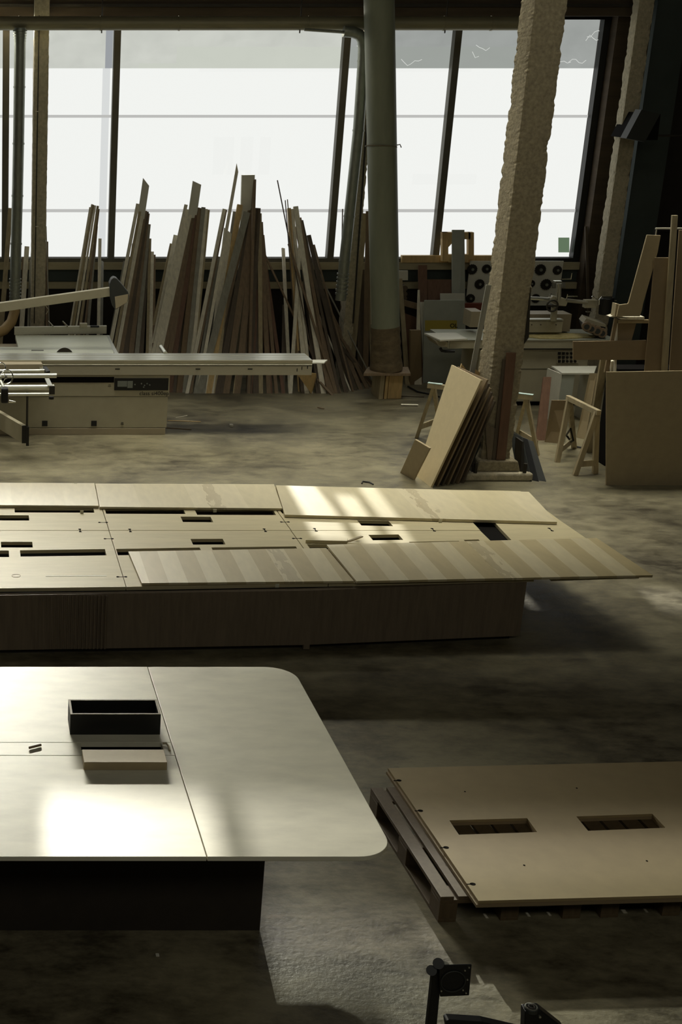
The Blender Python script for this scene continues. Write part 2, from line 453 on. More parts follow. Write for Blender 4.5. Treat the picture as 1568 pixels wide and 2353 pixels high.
t1z = (P(100, 271, Y=WY).z, P(100, 264.5, Y=WY).z)
t2z = (P(100, 489, Y=WY).z, P(100, 482, Y=WY).z)
for n, (a, b) in enumerate(bays):
    top = Z_HEAD if n < 5 else Z_HEAD_R
    W = bpy.data.objects.new('window_%d' % (n + 1), None); COL.objects.link(W)
    WL[W.name] = V(((a + b) / 2, WY + .08, Z_SILL)); W.location = WL[W.name]; struct(W)
    film = 'pane_film' if n < 4 else 'pane_film2'
    pane_mesh('glass_pane', a, b, Z_SILL, Z_FILM, WY + .1, 'pane', W, CLEAR, THIN)
    pane_mesh('plastic_film', a, b, Z_FILM, top, WY + .1, film, W, [], THIN + [CLEAR[-1]], 'film_thin' if n < 4 else 'film2_thin')
    if n < 5:
        pane_mesh('upper_glow_strip', a, b, S0, S1, WY + .1, 'glow_strip%d' % n, W, SUNSTRIP[:1], SUNSTRIP[1:], 'strip_thin')  # added light strip, out of sight
    for z0, z1 in (t1z, t2z):
        MB().box((a, WY + .085, z0), (b, WY + .098, z1)).build('transom', M['transom_glow'], W)
    if n >= 4:   # wrinkles and tape strips in the plastic film
        for k in range(9 if n == 5 else 6):
            x = random.uniform(a + .1, b - .15); z = random.uniform(Z_FILM + .05, top - .08)
            pts = [V((x + i * .05, WY + .088, z + .03 * math.sin(i * 1.3 + k) + (i - 3) * random.uniform(-.012, .02))) for i in range(random.randint(3, 7))]
            MB().sweep(pts, .004, 6).build('film_wrinkle', 'wrinkle_glow', W)
mb = MB()
for i, x in enumerate([MX[0] - STEP * 2] + MX):
    hw = .048
    o = MB().box((x - hw, WY - .06, Z_SILL), (x + hw, WY + .08, Z_HEAD)).build('trim_%d' % (i + 2), 'mullion'); struct(o)
# fin left of the second mullion (outside stanchion), backlight painted in as emission
o = MB().box((xr_of(233), WY + .09, Z_SILL), (xr_of(250), WY + .099, Z_FILM)).build('trim_7', emis('stanchion_behind_glass', (.76, .78, .77, 1), WIN_L)); struct(o)
o = MB().box((xr_of(238), WY + .09, Z_FILM), (xr_of(254), WY + .099, Z_HEAD)).build('trim_8', emis('stanchion_behind_film', (.36, .38, .40, 1), WIN_L)); struct(o)
# right end of the window: dark frame
fr = MB()
fr.box((XWR, WY - .05, Z_SILL - .08), (XWR + .09, WY + .08, Z_HEAD_R + .1))
fr.box((MX[3] + .9, WY - .05, Z_SILL - .08), (XWR, WY + .08, Z_SILL))
fr.box((MX[3] + .9, WY - .05, Z_HEAD_R), (XWR, WY + .08, Z_HEAD_R + .12))
struct(fr.build('trim_9', 'frame_dark'), 'dark frame around the right end of the window')
# light lines on the frame inner edge
struct(MB().box((-7.6, WY - .06, Z_SILL - .075), (MX[3] + .9, WY + .05, Z_SILL)).build('trim_10', 'mullion'))
zr = lambda v: P(100, v, Y=WY - .1).z
struct(MB().box((XL, WY - .09, zr(620)), (XWR + 1.0, WY, zr(603))).build('trim_11', 'rail'), 'pale wooden rail along the wall below the window')
struct(MB().box((XL, WY - .03, zr(648)), (XWR + 1.0, WY, zr(620))).build('trim_12', 'wall_blue'))
struct(MB().box((XL, WY - .08, zr(664)), (XWR + 1.0, WY, zr(649))).build('trim_13', 'rail'), 'lower pale rail along the wall below the window')
struct(MB().box((P(918, 600, Y=WY).x, WY - .12, zr(603)), (P(1150, 600, Y=WY).x, WY - .04, zr(587))).build('trim_14', 'pine'), 'yellowish wooden board along the window sill right of the round pipe')
# beam, and an added unseen ledge that cuts steep light from the strip
yb = 20.25
zb0, zb1 = P(100, 37, Y=yb).z, P(100, -60, Y=yb).z
struct(MB().box((XL, yb, zb0), (XR, yb + .12, zb1 + .3)).build('trim_15', 'wall_up'), 'dark beam across the top of the windows')
struct(MB().box((XL, yb - .06, P(100, 16, Y=yb).z), (XR, yb, P(100, 9, Y=yb).z)).build('trim_16', 'steel_dark'))
struct(MB().box((XL, WY - .10, Z_HEAD - .0), (XWR - .8, WY - .02, Z_HEAD + .022)).build('trim_17', 'steel_dark'))
# upper dark ceiling board to the right of the window
struct(MB().box((XWR + .1, WY - .25, 0), (XWR + .35, WY, ZC)).build('trim_18', 'wall_up'), 'brownish wall strip right of the window')
struct(MB().box((XWR + .42, WY - .3, 0), (XWR + .62, WY - .05, ZC)).build('trim_19', 'base_dark'))
# side wall panels on the right, dark
struct(MB().box((P(1470, 300, Y=20.0).x, 20.0, 0), (P(1510, 300, Y=20.0).x + .2, 20.1, ZC)).build('trim_20', 'wall_blue'))

# ------------------------------------------------------------------ concrete columns
def rough_column(name, x0, x1, y0, y1, z0, z1, m, amp, parent=None, nz=150, rnd=.0):
    mb = MB(); bm = mb.bm
    prof = []
    for (ax, ay), (bx, by) in (((x0, y0), (x1, y0)), ((x1, y0), (x1, y1)), ((x1, y1), (x0, y1)), ((x0, y1), (x0, y0))):
        for k in range(5): prof.append((ax + (bx - ax) * k / 5, ay + (by - ay) * k / 5, k == 0))
    rings = []
    cx, cy = (x0 + x1) / 2, (y0 + y1) / 2
    for j in range(nz + 1):
        z = z0 + (z1 - z0) * j / nz; r = []
        for i, (x, y, c) in enumerate(prof):
            a = amp * (2.2 if c else .35)
            nx = noise.noise(V((i * 7.3, z * 7.0, 1))) + .6 * noise.noise(V((i * 3.1, z * 25.0, 4)))
            d = V((x - cx, y - cy, 0)).normalized()
            r.append(bm.verts.new(V((x, y, z)) - d * (abs(nx) * a if c else nx * a)))
        rings.append(r)
    n = len(prof)
    for j in range(nz):
        for i in range(n): bm.faces.new((rings[j][i], rings[j][(i+1) % n], rings[j+1][(i+1) % n], rings[j+1][i]))
    bm.faces.new(rings[0][::-1]); bm.faces.new(rings[-1])
    return mb.build(name, m, parent)
CY = 19.95
def colx(u, v=300): return P(u, v, Y=CY).x
g = thing('concrete_column', 'slim rough concrete column by the left window, with a cable down its face', 'column', (colx(92), CY, 0))
rough_column('shaft', colx(76), colx(110), CY, CY + .3, 0, zb0 + .25, 'concrete', .012, g)
MB().tube((colx(84.5), CY - .012, .9), (colx(86.5), CY - .012, zb0), .007).build('cable', 'steel_dark', g)
for v in (256, 520): 
    p = P(85, v, Y=CY); MB().box((p.x - .02, CY - .026, p.z - .006), (p.x + .02, CY - .002, p.z + .006)).build('cable_clip', 'plank_light', g)
g = thing('concrete_column', 'rough pale concrete column half hidden behind the round grey pipe', 'column', (colx(830), CY, 0))
rough_column('shaft', P(815, 460, Y=CY).x, P(838, 460, Y=CY).x, CY, CY + .3, 0, zb0 + .25, 'concrete', .015, g)
MB().tube((P(820, 640, Y=CY).x, CY - .015, .9), (P(838, 250, Y=CY).x + .02, CY - .015, zb0), .012).build('cable', 'steel_dark', g)
g = thing('concrete_column', 'rough yellowish concrete column at the far right beside the dark wall', 'column', (P(1428, 300, Y=CY).x, CY, 0))
rough_column('shaft', P(1428, 300, Y=CY-.1).x, P(1463, 300, Y=CY-.1).x, CY - .1, CY + .1, 0, 6.2, 'concrete', .013, g)

# large rough column in the middle ground
BX0, BX1, BY0, BY1 = 5.77, 6.11, 15.1, 15.5
g = thing('concrete_column', 'large rough concrete column on a plinth with boards leaning on it', 'column', ((BX0 + BX1) / 2, BY0, 0))
rough_column('shaft', BX0, BX1, BY0, BY1, .2, 6.6, 'concrete_col', .014, g, nz=260)
mb = MB(); mb.box((5.55, 14.92, 0), (6.32, 15.7, .09)); mb.build('footing', 'concrete', g, bevel=.02)
mb = MB()
mb.prism([(5.68, 15.0, .09), (6.2, 15.0, .09), (6.16, 15.0, .215), (5.72, 15.0, .215)], (0, .55, 0)); mb.build('plinth', 'concrete_col', g, bevel=.015)
for x in (5.64, 6.2):
    mb = MB(); mb.prism([(x, 15.0, .09), (x + .05, 15.0, .09), (x + .035, 15.1, .42), (x + .015, 15.1, .42)], (0, .2, 0)); mb.tube((x + .03, 14.96, .09), (x + .03, 14.96, .2), .02)
    mb.build('anchor_bracket', 'steel_dark', g)

# ------------------------------------------------------------------ ducts and pipes
DY = 19.6
za, zb = P(100, 70, Y=DY).z, P(100, 37, Y=DY).z
rd = (zb - za) / 2; zd_ = (za + zb) / 2
g = thing('extraction_duct', 'long horizontal extraction duct running under the ceiling above the windows', 'duct', (3.0, DY, za))
xe = P(1230, 55, Y=DY).x
MB().tube((XL + .2, DY, zd_), (xe, DY, zd_), rd, n=28).build('duct_run', 'ductbrown', g, smooth=True)
for u in (45, 232, 412, 710, 1022, 1130):
    x = P(u, 50, Y=DY).x
    MB().tube((x - .012, DY, zd_), (x + .012, DY, zd_), rd + .006, n=28).build('duct_joint', 'ductbrown', g, smooth=True)
for u in (234, 690, 1024):
    x = P(u, 50, Y=DY).x
    MB().tube((x, DY - .02, za - .035), (x, DY - .02, zb + 1.2), .009, n=8).build('hanger_rod', 'steel_dark', g)

VY = 19.45
def vduct(label, pts_uv, wpx, name='downpipe'):
    pts = [P(u, v, Y=VY) for u, v in pts_uv]
    r = wpx / 2 * (VY * CP + 1.0) / FPX
    g = thing(name, label, 'duct', (pts[-1].x, VY, pts[-1].z))
    MB().sweep(pts, r, 20).build('pipe', 'galv', g, smooth=True)
    for c, nx_ in zip(pts[-5:-1], pts[-4:]):
        a = (nx_ - c).normalized()
        MB().tube(c - a * .012, c + a * .012, r + .006, n=20).build('pipe_joint', 'galv', g, smooth=True)
    return g, pts, r
g, pts, r = vduct('galvanised downpipe beside the slim column at the far left of the window', [(46.5, 64), (46, 90), (44.5, 200), (42.5, 330), (40, 450), (37, 560), (34, 690)], 25)
el = MB()
for k in range(6): el.tube(P(46, 68 + k * 6, Y=VY), P(46, 72 + k * 6, Y=VY), r * (1.25 - .05 * k), n=20)
el.build('elbow_collar', 'galv', g, smooth=True)
hp = [P(34, 690, Y=VY), P(34, 715, Y=VY), P(26, 740, Y=VY - .1), P(10, 758, Y=VY - .25), P(-20, 772, Y=VY - .4), P(-60, 790, Y=VY - .6)]
MB().sweep(hp, r * .95, 16).build('flexible_hose', 'hose', g, smooth=True, label='tan flexible hose')
mb = MB()
for k in range(7): mb.tube(P(35, 640 + k * 8, Y=VY), P(35, 643 + k * 8, Y=VY), r + .01, n=18)
mb.build('hose_clamp', 'galv', g)
g, pts, r = vduct('galvanised downpipe beside the leaning offcuts, bent away under the horizontal duct', [(790, 72), (812, 74), (826, 80), (834, 92), (836, 110), (835, 140), (824, 300), (803, 497), (792, 600), (783, 690)], 24)
mb = MB()
for k in range(6): mb.tube(P(789 - k * .8, 628 + k * 9, Y=VY), P(788.6 - k * .8, 632 + k * 9, Y=VY), r + .012, n=18)
mb.build('hose_clamp', 'galv', g)
MB().tube(P(700, 68, Y=VY), P(822, 76, Y=VY), .02, n=8).build('support_strut', 'galv', g)

# big round pipe / filter sleeve
RY = 19.05
pt, pbm, pe = P(871, -30, Y=RY), P(886, 750, Y=RY), P(888, 850, Y=RY)
rb = 32.5 * (RY * CP + .75) / FPX
g = thing('round_pipe', 'thick grey-green round pipe, bottom wrapped in brown, standing on a board', 'pipe', (pe.x, RY, pe.z))
n = 14
pts = [pt.lerp(pbm, i / n) for i in range(n + 1)]
MB().sweep(pts, rb, 36).build('pipe', 'pipegrey', g, smooth=True)
mb = MB(); pts = []; rs = []
for i in range(12):
    f = i / 11; pts.append(pbm.lerp(pe, f)); rs.append(rb * (1.01 + .16 * f * f + .03 * math.sin(i * 2.1)))
mb.sweep(pts, rs, 36); mb.build('brown_wrap', 'pipebag', g, smooth=True, label='crumpled brown wrap')
a, b = P(846, 345, Y=RY), P(905, 332, Y=RY)
c = P(876, 337, Y=RY)
MB().ring(c, (.05, .12, 1), rb + .008, .009, 30).build('rope_tie', 'rope', g)
MB().sweep([c + V((rb, -.02, .02)), c + V((rb + .05, -.03, .03)), c + V((rb + .07, -.03, -.01))], .007).build('rope_knot', 'rope', g)
MB().tube(P(843, 0, Y=RY) + V((-.01, 0, 0)), P(855, 745, Y=RY) + V((-.008, 0, 0)), .006).build('seam', 'alu_matt', g)
zz = pe.z
pl = MB().prism([P(836, 858, z=zz), P(944, 858, z=zz), P(938, 843, z=zz), P(846, 843, z=zz)], (0, 0, -.035))
tag(pl.build('board', 'plank_brown'), 'flat brown board under the foot of the thick round pipe', 'board')
pz = zz - .037
yb_ = P(880, 862, z=pz).y + .05
for i, (u0, u1, lab, m) in enumerate(((874, 884, 'small pale wood block at the left under the round pipe board', 'plank_mid'), (887, 894, 'narrow upright wood block in the middle under the round pipe board', 'pine'), (896, 928, 'widest wood block under the round pipe board', 'pine'))):
    x0, x1 = P(u0, 880, Y=yb_).x, P(u1, 880, Y=yb_).x
    tag(MB().box((x0, yb_ + .02 * i, 0), (x1, yb_ + .4, pz)).build('wood_block', m, bevel=.004), lab, 'block', 'wood blocks propping the round pipe')

# ------------------------------------------------------------------ leaning planks
def plank(tu, tv, fu, fv, w, t, m, Yt=20.45, tw=0.0, cut=0.0, name='plank', yb=None):
    """tu,tv: top centre pixel; fu,fv: foot pixel on the floor; w,t metres; tw twist radians; cut slanted top"""
    top = P(tu, tv, Y=Yt); ft = P(fu, fv, z=0)
    a = (top - ft).normalized()
    x = V((1, 0, 0)); x = (x - a * x.dot(a)).normalized(); y = a.cross(x)
    if y.y < 0: y = -y
    wx = x * math.cos(tw) + y * math.sin(tw); ny = y * math.cos(tw) - x * math.sin(tw)
    vs = []
    offs = [(-w/2, 0), (w/2, 0), (w/2, t), (-w/2, t)]
    for dx, dy in offs:
        q = ft + wx * dx + ny * dy; vs.append(q - a * (q.z / a.z))
    for dx, dy in offs:
        q = top + wx * dx + ny * dy + a * (cut * (-dx) / w * 2); vs.append(q)
    mb = MB(); mb.faces(vs, [(0,3,2,1),(4,5,6,7),(0,1,5,4),(1,2,6,5),(2,3,7,6),(3,0,4,7)])
    return mb.build(name, m)
ORD = ['first', 'second', 'third', 'fourth', 'fifth', 'sixth', 'seventh', 'eighth', 'ninth', 'tenth', 'eleventh', 'twelfth', 'thirteenth', 'fourteenth', 'fifteenth', 'sixteenth', 'seventeenth', 'eighteenth', 'nineteenth', 'twentieth', '21st', '22nd', '23rd', '24th', '25th', '26th', '27th', '28th', '29th', '30th']
COLN = {'plank_light': 'pale', 'plank_mid': 'tan', 'plank_brown': 'brown', 'plank_dark': 'dark brown', 'plank_red': 'reddish brown', 'plank_grey': 'grey', 'white': 'white', 'pine': 'yellowish', 'greyboard': 'grey-white'}
def stack(where, items, group, kind='plank'):
    items = sorted(items, key=lambda q: q[0])
    cnt = 0
    for it in items:
        tu, tv, fu, fv, w, t, m = it[:7]; kw = it[7] if len(it) > 7 else {}
        kw = dict(kw); lab = kw.pop('lab', None)
        o = plank(tu, tv, fu, fv, w, t, m, **kw)
        cnt += 1
        wd = 'thin' if w < .035 else ('broad' if w > .13 else 'narrow')
        tag(o, lab or '%s %s plank, %s from left %s' % (wd, COLN[m], ORD[cnt - 1], where), 'plank', group)
F = 900
A = [(208, 476, 138, F, .035, .02, 'plank_light'), (214, 470, 144, F, .045, .02, 'plank_mid', {'tw': .6}), (219, 472, 152, F, .03, .02, 'plank_light'),
     (225, 473, 162, F, .035, .025, 'plank_mid'), (227, 480, 178, F, .03, .03, 'plank_brown'), (222, 520, 190, F, .04, .02, 'plank_grey'),
     (230, 548, 224, F, .045, .02, 'plank_light', {'lab': 'pale upright strip with a hooked top in the thin stack by the left mullion'}), (236, 600, 232, F, .06, .015, 'plank_grey', {'tw': .9}), (214, 560, 158, F, .04, .02, 'plank_brown'), (205, 600, 170, F, .04, .02, 'plank_dark')]
stack('in the thin stack by the left mullion', A, 'planks in the thin stack by the left mullion')
B = [(336, 418, 268, 882, .105, .018, 'white', {'cut': .05, 'Yt': 20.5, 'lab': 'tallest pale plank with a slanted end left of the middle, standing above its stack'}),
     (317, 468, 232, 905, .05, .02, 'plank_light'), (324, 474, 243, 905, .04, .02, 'plank_mid'), (330, 480, 252, 905, .05, .02, 'plank_light'),
     (334, 484, 262, 905, .06, .02, 'plank_brown'), (337, 486, 275, 905, .07, .02, 'plank_dark'), (339, 490, 290, 905, .07, .03, 'plank_brown'),
     (342, 515, 306, 905, .06, .02, 'plank_grey'), (337, 540, 318, 905, .09, .02, 'plank_dark'), (331, 560, 300, 905, .09, .02, 'plank_brown'),
     (345, 548, 336, 905, .04, .03, 'plank_mid'), (350, 578, 344, 905, .05, .02, 'plank_light'), (354, 585, 352, 905, .05, .02, 'plank_brown'),
     (310, 560, 262, 905, .08, .02, 'plank_brown'), (300, 590, 246, 905, .07, .02, 'plank_dark'), (322, 600, 322, 905, .10, .02, 'plank_dark'), (344, 620, 362, 905, .06, .02, 'plank_dark'),
     (288, 600, 232, 905, .055, .018, 'plank_grey', {'Yt': 20.3})]
stack('in the second stack, right of the left mullion', B, 'planks in the stack right of the left mullion')
C = [(453, 420, 388, 880, .13, .018, 'white', {'cut': .02, 'Yt': 20.5, 'lab': 'broad white board standing highest in the middle-left stack'}),
     (428, 470, 332, 902, .05, .02, 'plank_light'), (436, 482, 345, 902, .10, .02, 'plank_light'), (444, 486, 360, 902, .07, .02, 'plank_brown'),
     (450, 486, 374, 902, .07, .02, 'plank_brown'), (456, 482, 388, 902, .07, .03, 'plank_red'), (462, 478, 412, 902, .09, .02, 'plank_brown', {'tw': .3}),
     (468, 476, 424, 902, .06, .02, 'plank_grey'), (474, 480, 436, 902, .05, .02, 'plank_light'), (479, 482, 440, 902, .045, .02, 'plank_mid'),
     (404, 540, 330, 902, .06, .02, 'plank_light'), (396, 560, 322, 902, .07, .02, 'plank_mid'), (412, 552, 338, 902, .07, .02, 'plank_mid'),
     (390, 600, 316, 902, .06, .02, 'plank_brown'), (448, 560, 404, 902, .09, .02, 'plank_dark'), (430, 600, 390, 902, .10, .02, 'plank_red'),
     (433, 684, 412, 902, .09, .02, 'plank_red', {'Yt': 20.1}), (452, 665, 434, 902, .035, .03, 'plank_light', {'Yt': 20.0}), (420, 640, 366, 902, .10, .02, 'plank_dark')]
stack('in the stack topped by the white board', C, 'planks in the stack topped by the white board')
D = [(546, 385, 455, 904, .045, .02, 'plank_light', {'cut': .06, 'Yt': 20.5, 'lab': 'tallest slim pale plank with a pointed end in the big middle stack'}),
     (571, 402, 556, 868, .19, .05, 'white', {'Yt': 20.5, 'lab': 'thick broad pale board standing up behind the big middle stack'}),
     (586, 412, 572, 904, .04, .12, 'plank_brown', {'Yt': 20.5}),
     (516, 480, 430, 904, .05, .03, 'plank_light'), (520, 482, 438, 904, .03, .03, 'plank_brown'),
     (524, 530, 482, 904, .12, .018, 'plank_light', {'Yt': 20.3, 'cut': .04}), (530, 545, 492, 904, .1, .02, 'plank_mid', {'Yt': 20.3}),
     (552, 470, 480, 904, .08, .04, 'pine', {'Yt': 20.45}), (548, 482, 490, 904, .05, .02, 'plank_mid'), (540, 486, 478, 904, .05, .02, 'plank_grey'),
     (568, 487, 458, 904, .10, .02, 'plank_grey', {'Yt': 20.25, 'lab': 'broad grey board leaning across the front of the big middle stack'}),
     (574, 484, 476, 904, .05, .02, 'plank_brown'), (580, 484, 500, 904, .08, .02, 'plank_dark'), (584, 480, 520, 904, .09, .02, 'plank_brown'),
     (590, 478, 545, 904, .09, .02, 'plank_brown'), (594, 478, 572, 904, .07, .02, 'plank_dark'), (597, 490, 600, 904, .06, .02, 'plank_mid'),
     (600, 510, 618, 904, .06, .02, 'plank_brown'), (604, 540, 636, 904, .05, .02, 'plank_brown'), (606, 575, 652, 904, .05, .02, 'plank_red'),
     (506, 590, 452, 904, .09, .02, 'plank_grey', {'Yt': 20.2}), (520, 612, 476, 904, .15, .02, 'plank_grey', {'Yt': 20.2}),
     (562, 600, 515, 904, .11, .02, 'plank_dark', {'Yt': 20.2}), (575, 645, 540, 904, .06, .02, 'plank_mid', {'Yt': 20.0}), (592, 665, 575, 904, .06, .02, 'plank_red', {'Yt': 20.0}),
     (549, 690, 520, 904, .07, .02, 'plank_brown', {'Yt': 19.9}), (570, 715, 545, 904, .09, .02, 'plank_brown', {'Yt': 19.9}), (586, 600, 590, 904, .1, .02, 'plank_dark', {'Yt': 20.2}), (604, 640, 620, 904, .08, .02, 'plank_red', {'Yt': 20.1}), (535, 640, 498, 904, .09, .02, 'plank_dark', {'Yt': 20.1})]
stack('in the big middle stack', D, 'planks in the big middle stack')
E = [(638, 414, 735, 904, .014, .014, 'plank_dark', {'Yt': 20.55, 'lab': 'thin dark rod sticking up highest from the stack left of the downpipe'}),
     (656, 460, 690, 900, .012, .012, 'plank_dark'), (661, 458, 700, 900, .012, .012, 'plank_mid'),
     (665, 478, 690, 900, .05, .04, 'pine', {'Yt': 20.45}), (672, 480, 716, 904, .04, .03, 'plank_light'), (680, 474, 744, 904, .07, .03, 'plank_light'),
     (689, 500, 765, 904, .05, .02, 'plank_brown'), (694, 506, 780, 904, .04, .02, 'plank_dark'), (684, 520, 760, 904, .08, .02, 'plank_brown'),
     (670, 512, 706, 904, .07, .02, 'plank_light'), (652, 570, 668, 904, .05, .02, 'plank_light', {'tw': .5}),
     (690, 560, 668, 904, .05, .02, 'plank_light', {'Yt': 20.2, 'lab': 'pale strip leaning the other way in front of the stack left of the downpipe'}),
     (664, 560, 772, 904, .03, .02, 'plank_brown', {'Yt': 20.1}), (606, 578, 760, 904, .025, .02, 'plank_brown', {'Yt': 20.4, 'lab': 'thin brown batten slanting right out of the big middle stack'}),
     (672, 545, 690, 900, .02, .02, 'plank_light'), (722, 562, 812, 900, .025, .02, 'plank_brown'), (725, 610, 866, 892, .018, .018, 'plank_grey', {'Yt': 20.3}),
     (710, 540, 796, 902, .06, .02, 'plank_dark'), (712, 685, 775, 904, .12, .02, 'plank_brown', {'Yt': 20.0}), (730, 715, 806, 898, .022, .02, 'plank_light', {'Yt': 19.9, 'lab': 'pale bent strip in front of the right-hand fan of battens'}),
     (730, 640, 815, 897, .08, .02, 'plank_dark'), (745, 690, 830, 895, .06, .02, 'plank_brown'), (762, 720, 845, 893, .05, .02, 'plank_brown', {'Yt': 20.2}),
     (775, 760, 855, 890, .04, .02, 'plank_brown', {'Yt': 20.0}), (780, 790, 862, 890, .04, .02, 'plank_dark', {'Yt': 19.9}), (788, 480, 780, 880, .014, .014, 'plank_dark', {'Yt': 20.6, 'lab': 'thin dark rod upright just left of the right downpipe'}),
     (700, 600, 735, 904, .10, .02, 'plank_dark', {'Yt': 20.3}), (680, 620, 700, 904, .10, .02, 'plank_dark', {'Yt': 20.3}), (655, 700, 650, 904, .06, .02, 'plank_dark', {'Yt': 20.2})]
stack('in the stack left of the right downpipe', E, 'planks fanned out left of the right downpipe')
Gp = [(24, 478, -8, 900, .07, .02, 'plank_mid'), (62, 566, 40, 900, .07, .05, 'plank_light', {'lab': 'pale square post tied at its top between downpipe and slim column'}), (70, 596, 60, 900, .03, .02, 'plank_grey'), (106, 520, 118, 900, .015, .015, 'plank_grey'), (108, 555, 108, 900, .04, .02, 'plank_brown'), (54, 590, 48, 900, .04, .02, 'plank_brown')]
stack('beside the slim column at the far left', Gp, 'planks around the slim column at the far left')
Hp = [(838, 490, 805, 880, .09, .02, 'plank_mid'), (848, 485, 840, 880, .08, .02, 'plank_brown'), (846, 575, 858, 880, .06, .02, 'plank_mid'), (830, 620, 830, 880, .1, .02, 'plank_dark')]
stack('behind the thick round pipe', Hp, 'planks behind the thick round pipe')
# offcuts fallen in front of the stacks
t_ = MB().prism([P(682, 858, Y=19.2), P(727, 858, Y=19.2), P(729, 878, z=.1), P(716, 905, z=0.0)], (0, .018, .0))
tag(t_.build('offcut', 'pine'), 'pale pointed offcut leaning under the right end of the saw carriage', 'offcut')
tag(plank(715, 855, 765, 908, .03, .02, 'plank_brown', Yt=19.5), 'dark narrow strip slanting to the floor beside the pointed offcut', 'offcut')

# ------------------------------------------------------------------ panel saw (left)
SY = 16.98
def X_at(u, v, Y): return P(u, v, Y=Y).x
zt = .97
FYs = P(200, 828, z=zt).y
g = thing('panel_saw', 'cream sliding panel saw with dark control strip standing left before the plank stacks', 'machine', (1.0, SY, 0))
xr = X_at(380, 990, SY); xl = -1.2
zg1 = P(100, 983, Y=SY).z; zg2 = P(300, 911, Y=SY).z; ztop = P(100, 866, Y=SY).z
MB().box((xl, SY, .0), (xr, SY + .75, zg1 - .006)).build('plinth', 'machine_lo', g, bevel=.004)
MB().box((xl, SY + .004, zg1), (xr + .015, SY + .75, zg2 - .004)).build('lower_cabinet', 'machine', g, bevel=.006)
MB().box((xl, SY, zg2), (xr + .03, SY + .75, ztop + .02)).build('upper_cabinet', 'machine', g, bevel=.006)
MB().box((xl, SY - .004, P(100, 879, Y=SY).z), (X_at(262, 880, SY), SY + .01, P(100, 866, Y=SY).z)).build('black_strip', 'black_matte', g)  # flat black strip under the carriage
cp = MB().box((X_at(263, 880, SY), SY - .012, P(300, 896.5, Y=SY).z), (X_at(387, 880, SY), SY, P(300, 869, Y=SY).z)).build('control_panel', 'black', g, bevel=.003)
for a0, a1, b0, b1 in ((270, 292, 875, 888), (293, 305, 875, 891)):
    MB().box((X_at(a0, 880, SY), SY - .016, P(300, b1, Y=SY).z), (X_at(a1, 880, SY), SY - .011, P(300, b0, Y=SY).z)).build('display', 'screen', cp)
for u, v in ((310, 883), (325, 881), (332, 885), (338, 881), (344, 884), (330, 889)):
    p = P(u, v, Y=SY); MB().tube((p.x, SY - .018, p.z), (p.x, SY - .01, p.z), .009, n=10).build('button', 'screen', cp)
text_mesh('class si400ep', 'model_lettering', M['ink'], (X_at(320, 906, SY), SY - .003, P(320, 908, Y=SY).z), (1, 0, 0), (0, 0, 1), .072, g)
for u in (103, 216):
    p = P(u, 973, Y=SY); MB().box((p.x - .035, SY - .003, p.z - .035), (p.x + .035, SY + .02, p.z + .035)).build('square_socket', 'black', g)
for u, v in ((252, 887), (281, 974)):
    p = P(u, v, Y=SY); MB().box((p.x - .02, SY - .002, p.z - .006), (p.x + .02, SY + .01, p.z - .001)).box((p.x - .015, SY - .002, p.z + .012), (p.x + .015, SY + .01, p.z + .018)).build('warning_mark', 'ink', g)
p = P(62, 930, Y=SY - .35)
# sliding carriage
xe = X_at(718, 840, FYs)
cyb = P(200, 812, z=zt).y
cz = P(300, 862, Y=FYs).z
c_ = thing_car = None
pr = [(FYs, cz), (FYs, cz + .115), (FYs + .02, cz + .118), (FYs + .02, cz + .125), (FYs - .005, cz + .128), (FYs - .005, zt - .055), (FYs + .012, zt - .05), (FYs + .0, zt - .012), (FYs + .0, zt), (cyb, zt), (cyb, cz)]
mb = MB(); mb.prism([(-3.2, y, z) for y, z in pr], (xe + 3.2, 0, 0)); car = mb.build('sliding_carriage', 'alu_matt', g, bevel=.002, label='long aluminium sliding carriage')
for f0, f1 in ((.10, .16), (.42, .5), (.80, .86)):
    pass
for y0, y1, m in ((.02, .30, 'alu'), (.34, .62, 'alu'), (.68, .97, 'alu')):
    a0 = FYs + (cyb - FYs) * y0; a1 = FYs + (cyb - FYs) * y1
    MB().box((-3.2, a0, zt - .002), (xe - .01, a1, zt + .004)).build('slide_strip', m, car)
for u in (455, 575, 270):
    p = P(u, 848, Y=FYs); MB().box((p.x - .03, FYs - .004, p.z - .007), (p.x + .03, FYs + .002, p.z + .007)).build('slot', 'black', car)
for u, v in ((683, 850), (694, 846), (707, 844)):
    p = P(u, v, Y=FYs); MB().box((p.x - .005, FYs - .003, p.z - .02), (p.x + .005, FYs + .001, p.z + .02)).build('end_mark', 'black', car)
MB().prism([P(718, 836, z=.86), P(745, 836, z=.86), P(753, 829, z=.86), P(718, 829, z=.86)], (0, 0, .015)).build('end_tab', 'white', car)
MB().prism([P(-60, 838, z=.955), P(98, 837, z=.955), P(94, 830.5, z=.955), P(-60, 830, z=.955)], (0, 0, -.1)).build('side_plate', 'machine_lo', car)
p = P(75, 842, Y=FYs - .12)
